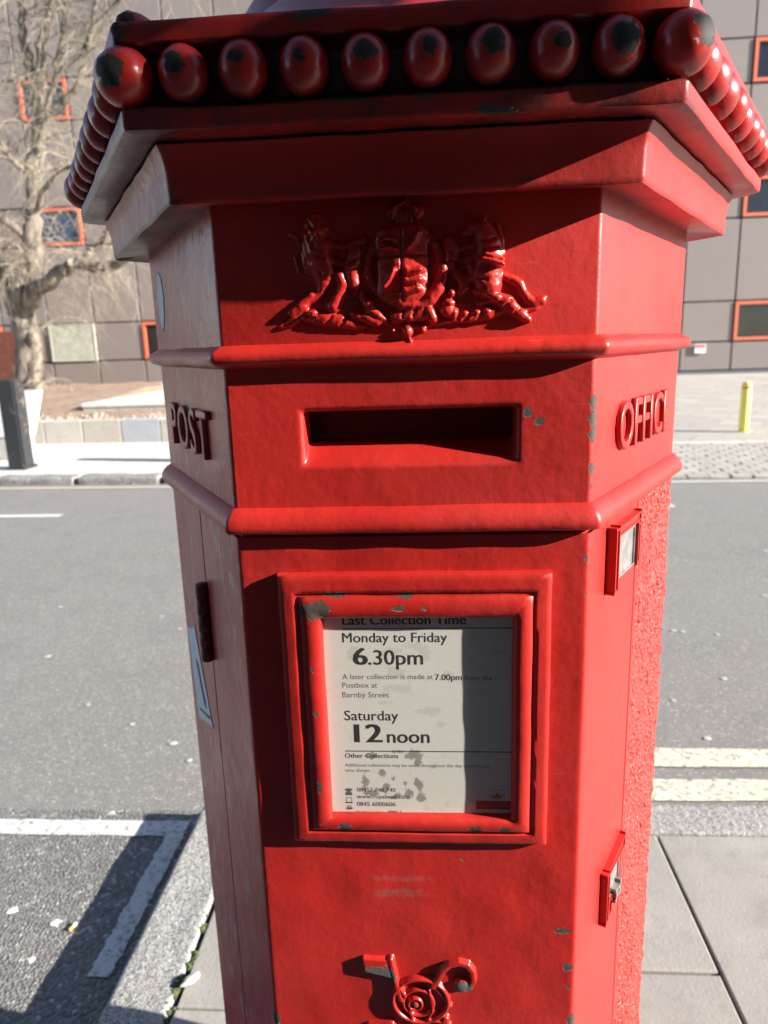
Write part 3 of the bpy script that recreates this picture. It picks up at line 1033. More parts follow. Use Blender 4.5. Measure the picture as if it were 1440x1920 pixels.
chip_field(sb_me, [(.0911, -AP, 1.3065, .0075, .75), (.100, -AP, 1.2995, .0062, 1.1), (.1405, -AP, 1.300, .012, .6), (.1405, -AP, 1.312, .010, .6), (.1405, -AP, 1.288, .012, .6), (.141, -AP, 1.262, .010, .6), (.141, -AP, 1.248, .007, .6)])
ob('slot_band', sb_me, None, box)

# cornice, bead row and roof
me = dense_hex('cornice', [(-.004, 1.462), (.012, 1.4605), (.030, 1.4585), (.0325, 1.4575), (.0335, 1.4592), (.0337, 1.462), (.0345, 1.478), (.0360, 1.488), (.0390, 1.4930), (.0392, 1.4938), (.0340, 1.4942), (.0340, 1.4962), (.0470, 1.4960), (.0560, 1.4955), (.0600, 1.4968), (.0612, 1.4990), (.0612, 1.5080), (.0595, 1.5098), (.052, 1.5105), (.047, 1.5130), (.0445, 1.518), (.043, 1.526), (.0445, 1.536), (.048, 1.5415), (.054, 1.5440), (.0595, 1.5452), (.0615, 1.5470), (.0618, 1.5560), (.0600, 1.5590), (.052, 1.5600), (.035, 1.5605)], .004, 20, 38)
wavy(me, .0011, 24)
chip_field(me, [(-.17, -.30, 1.553, .017, 1.2), (-.05, -.305, 1.558, .008, 3), (.16, -.30, 1.498, .006, 3), (.06, -.303, 1.497, .006, 4), (.12, -.285, 1.4945, .006, 3), (-.03, -.30, 1.512, .014, 2.4), (.0, -.29, 1.512, .012, 2.4), (-.31, 0, 1.459, .02, 1), (.02, -.306, 1.511, .01, 2)])
co = np.empty(len(me.vertices) * 3); me.vertices.foreach_get('co', co); co = co.reshape(-1, 3)
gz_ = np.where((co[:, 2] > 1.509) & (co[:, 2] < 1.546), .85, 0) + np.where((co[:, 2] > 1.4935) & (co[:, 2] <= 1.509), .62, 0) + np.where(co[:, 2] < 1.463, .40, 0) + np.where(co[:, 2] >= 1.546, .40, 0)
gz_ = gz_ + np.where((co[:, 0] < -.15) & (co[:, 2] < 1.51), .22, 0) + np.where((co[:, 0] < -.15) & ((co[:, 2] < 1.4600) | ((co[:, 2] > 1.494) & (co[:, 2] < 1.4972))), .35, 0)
add_attr(me, 'grime_shade', np.where(co[:, 0] > .2, gz_ * .6, gz_))
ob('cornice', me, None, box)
# roof: ogee cap with leaf ridges
V, F = [], []
prof = [(.292, 1.559), (.270, 1.566), (.235, 1.580), (.200, 1.602), (.172, 1.628), (.150, 1.660), (.128, 1.700), (.100, 1.738), (.072, 1.762), (.050, 1.772), (.036, 1.785), (.040, 1.805), (.034, 1.83), (.016, 1.85), (.002, 1.858)]
NR = 144
for i, (r_, z) in enumerate(prof):
    for k in range(NR):
        q_ = 2 * math.pi * k / NR
        hexf = math.cos(R(30)) / math.cos((q_ % R(60)) - R(30))
        mixh = max(0, 1 - i / 6)
        rr = r_ * (1 - mixh) + r_ / math.cos(R(30)) * hexf * mixh
        lf = .055 * math.sin(min(1, i / 3) * math.pi / 2) * (1 if i < 9 else 0)
        ridge = abs(math.sin(q_ * 6 + .3)) ** .6
        rr *= 1 + lf * (ridge - .5)
        V.append((rr * math.cos(q_), rr * math.sin(q_), z + (.006 * ridge if 1 < i < 9 else 0)))
for i in range(len(prof) - 1):
    for k in range(NR):
        k2 = (k + 1) % NR
        F.append((i * NR + k, i * NR + k2, (i + 1) * NR + k2, (i + 1) * NR + k))
roof = ob('roof', mesh('roof', V, F, 0), M_RED, box)
for k in range(6):
    c_ = R(-120 + 60 * k)
    d = Vector((math.cos(c_), math.sin(c_), 0))
    base = d * ((AP + .060) / math.cos(R(30)) - .012)
    P = [base - d * .05 + Vector((0, 0, 1.556)), base - d * .022 + Vector((0, 0, 1.5585)), base - d * .006 + Vector((0, 0, 1.5600)), base + d * .003 + Vector((0, 0, 1.5612)), base + d * .008 + Vector((0, 0, 1.5615))]
    m_ = tube('corner_horn', P, [.004, .0085, .0095, .0075, .003], 12)
    chip_field(m_, [(base.x + d.x * .01, base.y + d.y * .01, 1.563, .016, 1)])
    ob('corner_horn', m_, M_RED, roof)

def ball_mesh(rx, rz, chipdir, cr, seed):
    V, F = [], []
    nu, nv = 28, 18
    for j in range(nv + 1):
        t_ = math.pi * j / nv
        for i in range(nu):
            p_ = 2 * math.pi * i / nu
            v = Vector((math.sin(t_) * math.cos(p_), math.sin(t_) * math.sin(p_), math.cos(t_)))
            f = 1 + .03 * mnoise.noise(v * 2 + Vector((seed, 0, 0)))
            V.append((v.x * rx * f, v.y * rx * 1.05 * f, v.z * rz * f))
    for j in range(nv):
        for i in range(nu):
            i2 = (i + 1) % nu
            F.append((j * nu + i, (j + 1) * nu + i, (j + 1) * nu + i2, j * nu + i2))
    me = mesh('ball', V, F, 0)
    cdv = Vector(chipdir).normalized()
    add_attr(me, 'chip', [max(0, 1 - (Vector(v).normalized() - cdv).length / cr) for v in V])
    add_attr(me, 'grime_shade', [.30 + .25 * max(0, -v[2] / rz) for v in V])  # brownish dirt, also laid on to darken beads that lie in shade
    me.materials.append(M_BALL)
    return me
OFFB, ZB = .0565, 1.5292
Rb = (AP + OFFB) / math.cos(R(30))
variants = {}
# chips seen on the front row, outer face of each bead: direction and size
front_chip = [((-.1, -1, .0), .85), ((-.12, -1, .12), .80), ((-.05, -1, .15), .55), ((.0, -1, .08), .50), ((.05, -1, .15), .74), ((.05, -1, .10), .70), ((.05, -1, .20), .84), ((.15, -1, .05), .66), ((.12, -1, .08), 1.05)]
for k in range(6):
    c_ = R(-120 + 60 * k)
    d = Vector((math.cos(c_), math.sin(c_)))
    d2 = Vector((math.cos(c_ + R(60)), math.sin(c_ + R(60))))
    for i in range(9):
        p = (d * Rb).lerp(d2 * Rb, i / 9)
        rz_ = R(60 * k)
        if i == 0:
            cr = [((-.15, -1, .0), 1.0), ((.62, -1, .22), .98), ((0, -1, .3), .5), ((0, -1, .3), .6), ((.2, -1, .3), .5), ((-.1, -1, .4), .6)][k]
            me = ball_mesh(.0178, .0182, cr[0], cr[1], k)
            rz_ = 0 if k < 2 else R(60 * k - 30)
        elif k == 0:
            me = ball_mesh(.0155, .0170, *front_chip[i], i)
        else:
            key = i % 3
            if key not in variants:
                variants[key] = ball_mesh(.0155, .0170, ((.1, -1, .6), (-.2, -1, .3), (0, -1, -.2))[key], (.4, .25, .35)[key], 20 + key)
            me = variants[key]
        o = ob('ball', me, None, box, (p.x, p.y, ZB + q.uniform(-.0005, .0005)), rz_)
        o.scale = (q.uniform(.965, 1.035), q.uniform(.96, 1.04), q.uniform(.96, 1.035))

# the body: inner core, rear shell with rough-cast right side, and the front door
ob('inner_core', hexloft('inner_core', [(-.005, .36), (-.005, 1.222)], .005), None, box)
def section(parts, seg):
    """polyline along the hexagon outline from a list of points with subdivisions"""
    pts = []
    for (p, p2), n in zip(zip(parts[:-1], parts[1:]), seg):
        for i in range(n):
            pts.append(Vector(p).lerp(Vector(p2), i / n))
    pts.append(Vector(parts[-1]))
    return pts
def corner(k, r=.0045):
    c_ = R(-120 + 60 * k)
    d = Vector((math.cos(c_), math.sin(c_)))
    cen = d * (SD - r / math.cos(R(30)))
    return [cen + Vector((math.cos(c_ + R(t_)), math.sin(c_ + R(t_)))) * r for t_ in (-30, -10, 10, 30)]
FLc, FRc, Rc, Lc = corner(0), corner(1), corner(2), corner(5)
nL, nR = Vector((-math.cos(R(30)), -.5)), Vector((math.cos(R(30)), -.5))
tL, tR = Vector((-.5, math.cos(R(30)))), Vector((.5, math.cos(R(30))))
FL0, FR0 = Vector((-.14, -AP)), Vector((.14, -AP))
def sweep(name, pts, zs, disp=None, hole=None):
    V, F = [], []
    n = len(pts)
    for j, z in enumerate(zs):
        for i, p in enumerate(pts):
            v = Vector((p.x, p.y, z))
            if disp: v = disp(i, v)
            V.append(v)
    for j in range(len(zs) - 1):
        for i in range(n - 1):
            k = j * n + i
            F.append((k, k + 1, k + n + 1, k + n))
    if hole:
        F = [f for f in F if not hole(sum((Vector(V[k]) for k in f), Vector()) / 4)]
    me = mesh(name, V, F, 40)
    for m_ in RED3: me.materials.append(m_)
    set_face_mats(me)
    return me
seamL, seamR = .139, .143
gap = .0014
pl = FL0 + tL * (seamL - gap)
pr = FR0 + tR * (seamR - gap)
outl = [pl - nL * .010, pl - nL * .0008 , pl - tL * .0008] + FLc + FRc + [pr - tR * .0008, pr - nR * .0008, pr - nR * .010]
nseg = [1, 1, 14, 1, 1, 1, 110, 1, 1, 1, 14, 1, 1]
pts = section(outl, nseg)
zs = [.372 + (1.2108 - .372) * i / 300 for i in range(301)]
def door_disp(i, v):
    if v.y < -AP + .002:
        v.y += .0009 * mnoise.noise(Vector((v.x * 22, 3, v.z * 22)))
    return v
me = sweep('door', pts, zs, door_disp, lambda c_: -.079 < c_.x < .086 and .957 < c_.z < 1.152 and c_.y < -.2)
chip_field(me, [(.128, -AP, .842, .006, 2.2), (.134, -AP, .803, .007, 1), (.1350, -AP, .7814, .005, 1), (.139, -AP, .74, .02, .4), (-.140, -AP, .735, .012, .7), (-.139, -AP, .71, .02, .6), (.04, -AP, .915, .004, 1.4), (.119, -AP, .952, .003, 1), (.138, -AP, 1.19, .006, .6), (.139, -AP, 1.16, .004, .6)])
co = np.empty(len(me.vertices) * 3); me.vertices.foreach_get('co', co); co = co.reshape(-1, 3)
st = np.clip(1 - np.maximum(np.abs(co[:, 0] + .016) / .038, np.abs(co[:, 2] - .884) / .023) ** 3, 0, 1) * .75 * (co[:, 1] < -AP + .004)
row = .5 + .5 * np.sign(np.sin((co[:, 2] - .86) * 420))
add_attr(me, 'stain', np.clip(st * (.55 + .45 * row), 0, 1))
door = ob('door', me, None, box)
# rear shell
pl2 = FL0 + tL * (seamL + gap)
pr2 = FR0 + tR * (seamR + gap)
rest = []
for k in (3, 4): rest += corner(k)
outl = [pr2 - nR * .010, pr2 - nR * .0008, pr2 + tR * .0008] + Rc + rest + Lc + [pl2 + tL * .0008, pl2 - nL * .0008, pl2 - nL * .010]
nseg = [1, 1, 62, 1, 1, 1, 40] + [1, 1, 1, 3, 1, 1, 1, 3] + [1, 1, 1, 12, 1, 1]
pts = section(outl, nseg)
zs = [.365 + (1.2138 - .365) * i / 360 for i in range(361)]
def rough_disp(i, v):
    s_ = (Vector((v.x, v.y)) - FR0).dot(tR)
    if v.x > .02 and i > 1:
        edge = min(1, max(0, (s_ - seamR - .006) / .012)) if v.y < .004 else 1
        lo = mnoise.noise(Vector((v.x * 130, v.y * 130, v.z * 75)))
        hi = mnoise.noise(Vector((v.x * 300, v.y * 300, v.z * 210)))
        big = mnoise.noise(Vector((v.x * 26, v.y * 26, v.z * 14)))
        a_ = .0038 * max(0, lo + .08) + .0020 * hi + .0008 * big
        a_ *= edge * (.75 + .5 * mnoise.noise(Vector((5, v.y * 20, v.z * 9))))
        dd = Vector((v.x, v.y, 0)).normalized()
        v += dd * max(a_, -.0014)
    return v
rs_me = sweep('rear_shell', pts, zs, rough_disp)
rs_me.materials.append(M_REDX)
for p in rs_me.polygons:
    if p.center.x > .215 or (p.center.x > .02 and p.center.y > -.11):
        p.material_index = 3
ob('rear_shell', rs_me, None, box)

# raised lettering on the side faces
def text_mesh(body, extrude=0, bevel=0, offset=0, res=3):
    cu = bpy.data.curves.new('lettering', 'FONT')
    cu.body = body
    cu.size = 1
    cu.extrude = extrude
    cu.bevel_depth = bevel
    cu.bevel_resolution = 2
    cu.offset = offset
    cu.resolution_u = res
    o = bpy.data.objects.new('tmp', cu)
    col.objects.link(o)
    dg = bpy.context.evaluated_depsgraph_get()
    me = bpy.data.meshes.new_from_object(o.evaluated_get(dg))
    bpy.data.objects.remove(o)
    bpy.data.curves.remove(cu)
    me.name = 'lettering'
    co = np.empty(len(me.vertices) * 3); me.vertices.foreach_get('co', co)
    return me, co.reshape(-1, 3)
def side_letters(word, side, w0, w1, z0, z1, xadv):
    n_, t_ = (nL, tL) if side < 0 else (nR, tR)
    org = FL0 if side < 0 else FR0
    widths, meshes = [], []
    for ch in word:
        me, co = text_mesh(ch, .05, .03, -.018)
        me.materials.clear()
        x0, x1 = co[:, 0].min(), co[:, 0].max()
        zmin, zmax = co[:, 1].min(), co[:, 1].max()
        meshes.append((me, co, x0, x1, zmin, zmax)); widths.append(x1 - x0)
    gapw = .12
    tot = sum(widths) + gapw * (len(word) - 1)
    k = (w1 - w0) / tot
    cur = 0
    for (me, co, x0, x1, za, zb) in meshes:
        s_ = (co[:, 0] - x0 + cur) * k                # along the reading direction
        cur += (x1 - x0) + gapw
        z = z0 + (co[:, 1] - za) / (zb - za) * (z1 - z0)
        h = (co[:, 2] - co[:, 2].min()) / (co[:, 2].max() - co[:, 2].min()) * .0062 - .0012
        wpos = (w1 - s_) if side < 0 else (w0 + s_)
        out = np.stack([org.x + t_.x * wpos + n_.x * h, org.y + t_.y * wpos + n_.y * h, z], 1)
        me.vertices.foreach_set('co', out.ravel())
        me.polygons.foreach_set('use_smooth', [True] * len(me.polygons))
        me.update()
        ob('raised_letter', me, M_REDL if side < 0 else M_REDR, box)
side_letters('POST', -1, .058, .222, 1.2655, 1.3085, 1)
side_letters('OFFICE', 1, .058, .232, 1.2665, 1.3075, 1)

# reliefs -----------------------------------------------------------------
def relief(name, prims, x0, x1, z0, z1, step, m, blur=2, chip=None, rough=0):
    X = np.arange(x0, x1, step); Zz = np.arange(z0, z1, step)
    GX, GZ = np.meshgrid(X, Zz)
    H = np.zeros_like(GX)
    for p in prims:
        k = p[0]
        if k == 'cap':            # tapered rounded limb: x0 z0 r0 x1 z1 r1 base squash
            _, ax, az, ar, bx, bz, br, base, sq = p
            dx, dz = bx - ax, bz - az
            L2 = dx * dx + dz * dz + 1e-9
            t_ = np.clip(((GX - ax) * dx + (GZ - az) * dz) / L2, 0, 1)
            d = np.hypot(GX - ax - t_ * dx, GZ - az - t_ * dz)
            r_ = ar + (br - ar) * t_
            h = np.where(d < r_, base + np.sqrt(np.maximum(r_ ** 2 - d ** 2, 0)) * sq, 0)
        elif k == 'ell':          # cx cz rx rz base height
            _, cx, cz, rx, rz, base, ht = p
            d = ((GX - cx) / rx) ** 2 + ((GZ - cz) / rz) ** 2
            h = np.where(d < 1, base + ht * np.sqrt(np.maximum(1 - d, 0)), 0)
        elif k == 'box':          # cx cz hx hz height bulge
            _, cx, cz, hx, hz, ht, bul = p
            u_ = np.abs(GX - cx) / hx; v_ = np.abs(GZ - cz) / hz
            ins = (u_ < 1) & (v_ < 1)
            h = np.where(ins, ht + bul * (1 - u_ ** 2), 0)
        elif k == 'ring':         # cx cz rx rz width height
            _, cx, cz, rx, rz, wd, ht = p
            d = np.abs(np.hypot((GX - cx) / rx, (GZ - cz) / rz) - 1) * (rx + rz) / 2
            h = np.where(d < wd, ht * np.minimum(1, (wd - d) / (wd * .45)), 0)
        elif k == 'bar':          # flat-topped stroke: x0 z0 x1 z1 half-width height
            _, ax, az, bx, bz, wd, ht = p
            dx, dz = bx - ax, bz - az
            L2 = dx * dx + dz * dz + 1e-9
            t_ = np.clip(((GX - ax) * dx + (GZ - az) * dz) / L2, 0, 1)
            d = np.hypot(GX - ax - t_ * dx, GZ - az - t_ * dz)
            h = np.where(d < wd, ht * np.minimum(1, (wd - d) / 1.2), 0)
        elif k == 'cut':          # groove: x0 z0 x1 z1 half-width depth
            _, ax, az, bx, bz, wd, dp = p
            dx, dz = bx - ax, bz - az
            L2 = dx * dx + dz * dz + 1e-9
            t_ = np.clip(((GX - ax) * dx + (GZ - az) * dz) / L2, 0, 1)
            d = np.hypot(GX - ax - t_ * dx, GZ - az - t_ * dz)
            H = H - np.where(d < wd, dp * (1 - (d / wd) ** 2), 0) * (H > dp)
            continue
        H = np.maximum(H, h)
    for _ in range(blur):
        P = np.pad(H, 1, mode='edge')
        H = (P[1:-1, 1:-1] * 2 + P[:-2, 1:-1] + P[2:, 1:-1] + P[1:-1, :-2] + P[1:-1, 2:]) / 6
    if rough:
        N_ = np.array([[mnoise.noise(Vector((x * .17, z * .17, 1))) + .5 * mnoise.noise(Vector((x * .38, z * .38, 5))) for x in X] for z in Zz])
        H = H + rough * N_ * np.clip(H / 4, 0, 1)
    ny, nx = H.shape
    keep = H > .12
    V = np.stack([GX.ravel() / 1000, -AP - H.ravel() / 1000 + .0008, GZ.ravel() / 1000], 1)
    idx = -np.ones(ny * nx, int)
    F = []
    fm_ = keep[:-1, :-1] | keep[1:, :-1] | keep[:-1, 1:] | keep[1:, 1:]
    jj, ii = np.nonzero(fm_)
    b_ = jj * nx + ii
    quads = np.stack([b_, b_ + 1, b_ + nx + 1, b_ + nx], 1)
    used = np.unique(quads)
    idx[used] = np.arange(len(used))
    me = mesh(name, V[used], idx[quads], 0)
    if chip:
        vv = V[used]
        c_ = np.zeros(len(used))
        for (x, z, rx, rz, hmin) in chip:
            d = np.hypot((vv[:, 0] * 1000 - x) / rx, (vv[:, 2] * 1000 - z) / rz)
            c_ = np.maximum(c_, np.where((-AP - vv[:, 1]) * 1000 > hmin, 1 - .55 * d, 0) * (d < 1.6))
        add_attr(me, 'chip', np.clip(c_, 0, 1))
    return ob(name, me, m, box)

def ax(px, py):      # survey grid of the frieze, millimetres
    return ((px - 761) * .396, 1361 + (640 - py) * .371 - (px - 768) * .012)
def cap(x0, y0, r0, x1, y1, r1, base=1.0, sq=1.0):
    a_, b_ = ax(x0, y0), ax(x1, y1)
    k = 1.24 if base < 5.2 else 1.0
    return ('cap', a_[0], a_[1], r0 * .385 * k, b_[0], b_[1], r1 * .385 * k, base * 1.3, sq * 1.1)
def chain(pts, base=1.0, sq=1.0):
    return [cap(*p, *p2, base, sq) for p, p2 in zip(pts[:-1], pts[1:])]
def ell(px, py, rx, ry, base, ht):
    c_ = ax(px, py)
    return ('ell', c_[0], c_[1], rx * .39, ry * .375, base, ht)
def cut(x0, y0, x1, y1, wd, dp):
    a_, b_ = ax(x0, y0), ax(x1, y1)
    return ('cut', *a_, *b_, wd * .385, dp)
A_ = [ell(660, 500, 70, 85, .6, 3.0), ell(860, 505, 70, 80, .6, 3.0), ell(640, 575, 80, 30, .6, 3.5), ell(880, 570, 85, 28, .6, 3.5), ell(900, 505, 40, 70, .6, 5.0), ell(605, 470, 36, 66, .6, 5.0)]
c_ = ax(762, 497)
A_.append(('ring', c_[0], c_[1], 26.5, 26.0, 4.6, 6.0))
for k in range(22):
    q_ = 2 * math.pi * k / 22
    A_.append(('ell', c_[0] + 26.5 * math.cos(q_), c_[1] + 26 * math.sin(q_), 2.2, 2.2, 5.4, 1.6))
c2 = ax(759, 493)
A_.append(('box', c2[0], c2[1] + 1, 18.6, 22.5, 6.6, 5.2))
A_.append(('ell', c2[0], c2[1] - 20, 17.5, 9.5, 6.0, 5.0))
A_.append(ell(758, 432, 42, 12, 6.5, 3.5))
# crown
A_ += [ell(765, 405, 30, 24, 2.5, 5.0), ell(765, 424, 34, 7, 5.5, 3.0), ell(765, 378, 8, 8, 5, 3.5), ell(740, 398, 10, 14, 5, 2), ell(790, 398, 10, 14, 5, 2)]
A_ += chain([(742, 410, 4), (748, 390, 4), (765, 382, 4), (782, 390, 4), (788, 410, 4)], 7, .8)
# shield charges
for (px, py) in ((781, 508), (779, 526), (776, 543)):
    A_ += [cap(px - 14, py + 2, 5, px + 10, py - 3, 6, 10.6, 1.0), cap(px - 16, py - 5, 2.5, px - 10, py - 1, 3, 10.8, .9), cap(px + 10, py - 8, 2, px + 15, py - 2, 3, 10.2, .9)]
for (px, py) in ((780, 452), (735, 520)):
    A_ += chain([(px - 10, py + 16, 4), (px + 2, py, 5), (px + 8, py - 14, 4)], 10.6, .9)
A_ += chain([(720, 452, 3), (735, 448, 4.5), (748, 452, 3)], 10.6, .9) + chain([(720, 468, 3), (735, 464, 4.5), (748, 468, 3)], 10.6, .9)
A_ += [cut(757, 432, 757, 560, 3, 1.8), cut(712, 481, 806, 476, 3, 1.6)]
# left supporter: lion
A_ += [ell(604, 424, 21, 24, 2, 7.5), ell(618, 428, 11, 9, 3, 7), ell(592, 420, 14, 22, 2, 6), ell(601, 404, 14, 9, 2, 6)]
A_ += chain([(597, 440, 17), (603, 468, 19), (612, 492, 17)], 2.2, .95)
A_ += chain([(612, 484, 12), (620, 503, 10), (618, 515, 8)], 4.8, .9)
A_ += chain([(600, 492, 14), (612, 523, 13), (606, 545, 7), (588, 558, 6), (575, 562, 6)], 1.6, .95)
A_ += chain([(672, 470, 12), (664, 500, 12), (668, 530, 10)], 2.5, .9) + chain([(842, 452, 10), (850, 475, 11), (845, 500, 9)], 2.5, .9)
A_ += chain([(640, 512, 9), (648, 530, 9), (642, 548, 8), (634, 560, 9), (628, 572, 10)], 3.0, .95)
A_ += chain([(620, 452, 7), (646, 462, 6), (672, 452, 6), (690, 448, 6)], 3, .9) + chain([(618, 478, 6), (646, 492, 5.5), (676, 492, 6)], 3, .9)
A_ += chain([(590, 520, 5), (566, 508, 4), (560, 480, 4), (572, 458, 4), (566, 440, 5), (556, 436, 6)], .8, .9)
# left scroll and its leaves
A_ += chain([(527, 611, 5), (545, 604, 7), (562, 588, 8), (582, 590, 11), (610, 595, 12), (640, 600, 11), (664, 608, 8), (682, 611, 4)], 1.6, .75)
A_ += [cap(548, 585, 7, 566, 574, 9, 2.4, .9), cap(566, 570, 8, 588, 552, 7, 2.2, .9), ell(571, 573, 10, 9, 3, 4.0), ell(590, 586, 9, 8, 6, 3)]
A_ += chain([(658, 515, 4), (666, 530, 6), (672, 543, 3)], 3.5, .9) + [ell(655, 552, 6, 5, 3, 3), ell(668, 548, 6, 4, 3, 3), ell(671, 565, 5, 4, 3, 3)]
A_ += chain([(682, 546, 4), (684, 558, 6), (694, 568, 9), (698, 580, 8), (712, 590, 7), (724, 598, 4)], 3.4, .95)
A_ += chain([(668, 588, 8), (690, 594, 9), (708, 602, 8), (722, 598, 5)], 2.4, .9)
# motto band below the shield, rose and thistle drops
A_ += chain([(744, 592, 10), (770, 588, 12), (800, 585, 11)], 3.2, .7) + chain([(806, 580, 8), (812, 594, 8)], 4.2, .9)
A_ += chain([(740, 568, 5), (765, 572, 8), (790, 570, 7), (812, 560, 8), (830, 540, 6)], 5.0, .85)
A_ += chain([(724, 604, 5), (760, 612, 6), (800, 608, 6), (836, 596, 5)], .8, .75)
A_ += [ell(765, 620, 12, 15, 1.6, 6.5), ell(770, 640, 6, 6, 1.4, 5), ell(738, 619, 5, 6, 1.2, 4), ell(794, 618, 7, 6, 1.4, 5)] + chain([(772, 612, 4), (784, 610, 4), (794, 616, 5)], 2, .9)
# right supporter: unicorn
A_ += [ell(893, 428, 20, 14, 2, 7), ell(874, 437, 14, 9, 2, 5.5), ell(905, 415, 9, 12, 2, 6)] + chain([(884, 416, 3), (868, 398, 2)], 2, .9)
A_ += chain([(905, 432, 16), (916, 458, 18), (916, 482, 21), (910, 512, 25), (914, 532, 22)], 2.2, .78)
A_ += chain([(930, 424, 5), (938, 450, 6), (940, 475, 5)], 2.2, .9)
A_ += chain([(903, 486, 4), (920, 491, 4.5), (940, 497, 4)], 12.2, .8) + chain([(908, 478, 4), (925, 483, 4), (940, 488, 4)], 11.6, .8)
A_ += chain([(884, 500, 8), (888, 512, 7), (880, 520, 6)], 5, .9) + chain([(890, 462, 6), (866, 466, 6), (842, 456, 6)], 3, .9) + [ell(884, 494, 7, 6, 6, 3)]
A_ += chain([(898, 478, 6), (872, 488, 5), (848, 486, 5)], 3, .9)
A_ += chain([(890, 544, 6), (912, 548, 7), (930, 556, 8)], 5.4, .9)
A_ += chain([(938, 514, 7), (958, 522, 7.5), (972, 530, 7.5), (978, 545, 7), (988, 560, 8), (998, 566, 8), (1012, 562, 8), (1018, 556, 4)], 1.6, .95)
A_ += chain([(926, 556, 10), (950, 566, 12), (962, 578, 10), (976, 590, 9), (988, 598, 6)], 2.4, .9)
A_ += chain([(985, 578, 6), (1000, 576, 6), (1006, 572, 5)], 1.4, .8)
A_ += chain([(846, 498, 6), (856, 512, 8), (868, 522, 11), (872, 534, 9), (864, 545, 6)], 4, .75)
A_ += chain([(832, 498, 7), (832, 520, 7), (822, 542, 9), (808, 556, 9)], 5, .8)
A_ += [ell(847, 548, 8, 9, 6, 4), ell(836, 556, 6, 6, 5, 3), ell(842, 566, 14, 10, 4, 4.5), ell(840, 582, 16, 12, 4, 5), ell(852, 586, 8, 12, 3.4, 5)]
A_ += chain([(820, 604, 5), (850, 598, 6), (880, 594, 8), (915, 588, 9), (940, 580, 6)], 2.0, .8) + chain([(898, 566, 4), (914, 562, 5), (930, 560, 5)], 4, .8)
for (px, py) in ((872, 587), (893, 585), (912, 582)):
    A_.append(ell(px, py, 8, 7, 4.6, 2.4))
# mane, ribs, mantling folds and feather-like cuts
for (x0, y0, x1, y1) in ((588, 412, 596, 428), (584, 428, 594, 444), (588, 446, 600, 458), (604, 440, 612, 456), (596, 462, 610, 470), (600, 476, 616, 482), (900, 505, 912, 500), (896, 520, 910, 524), (905, 452, 924, 448), (908, 466, 930, 462), (884, 432, 896, 440), (662, 490, 676, 482), (660, 506, 674, 500), (846, 470, 858, 478), (848, 486, 860, 492), (560, 596, 572, 586), (584, 600, 596, 588), (612, 606, 624, 592), (640, 608, 650, 596), (870, 600, 880, 588), (896, 598, 904, 584), (756, 592, 760, 580), (776, 590, 782, 578), (945, 572, 955, 562), (962, 585, 972, 576), (742, 400, 748, 420), (765, 388, 765, 420), (784, 400, 780, 420)):
    A_.append(cut(x0, y0, x1, y1, 4.0, 1.5))
relief('coat_of_arms', A_, -98, 106, 1357, 1462, .58, M_BALL, 2, rough=.4)

def cx_(px, py):     # survey grid of the cipher on the door, millimetres
    return ((px - 775) * .490 - 7.3, 761.3 + (1875 - py) * .581)
def bar(x0, y0, x1, y1, wd, ht):
    return ('bar', *cx_(x0, y0), *cx_(x1, y1), wd, ht)
C2 = []
for t_ in np.linspace(0, 1, 10):          # the flag-like serif of the V
    C2.append(bar(684 + 2 * t_, 1793 + 22 * t_, 730 + 4 * t_, 1795 + 30 * t_, 2.2, 5.2))
C2 += [bar(735, 1793, 746, 1850, 3.2, 5.6), bar(746, 1850, 752, 1870, 3.0, 5.2)]
rc = cx_(789, 1871)
C2.append(('ring', rc[0], rc[1], 25.5, 24.0, 2.6, 5.4))
rc2 = cx_(783, 1878)
C2.append(('ring', rc2[0] + 1, rc2[1] + 1.5, 14.0, 14.5, 2.2, 4.6))
C2.append(('ring', rc2[0] - 2, rc2[1] - 0, 6.2, 6.4, 2.0, 5.0))
C2.append(('ell', rc2[0] - 2, rc2[1], 4.2, 4.4, 2.5, 3.2))
C2 += [bar(748, 1843, 760, 1862, 2.6, 5.2), bar(768, 1888, 773, 1908, 2.6, 4.8), bar(806, 1850, 812, 1890, 2.2, 4.8), bar(812, 1890, 802, 1906, 2.4, 5), bar(812, 1838, 846, 1880, 2.4, 4.6)]
import itertools
curl = [(812, 1842), (822, 1830), (832, 1812), (845, 1800), (862, 1796), (878, 1800), (887, 1812), (889, 1828), (882, 1842)]
for p, p2 in zip(curl[:-1], curl[1:]):
    C2.append(bar(*p, *p2, 3.6, 5.6))
cb_ = cx_(868, 1840)
C2.append(('ell', cb_[0], cb_[1], 8.0, 7.2, 3.6, 2.4))
C2 += [bar(774, 1912, 770, 1990, 2.4, 4.6), bar(800, 1912, 786, 1990, 2.6, 4.6), bar(806, 1908, 838, 1912, 2.6, 5), bar(836, 1905, 834, 2000, 4, 5.2), bar(690, 1925, 732, 1918, 4, 5.4), bar(732, 1918, 770, 1990, 4, 5.2), bar(790, 1990, 840, 1920, 4, 5.2)]
v1 = cx_(712, 1822); v2 = cx_(868, 1842); v3 = cx_(776, 1877)
relief('royal_cipher', C2, -62, 62, 668, 822, .7, M_CIPH, 1, chip=[(v1[0], v1[1], 17, 11, 4.0), (v2[0], v2[1], 12, 8, 4.0), (v3[0], v3[1], 4, 4, 4.0), (rc[0] - 24, rc[1] - 8, 3, 20, 5.0), (rc[0], rc[1] + 24, 16, 3, 4.9)])

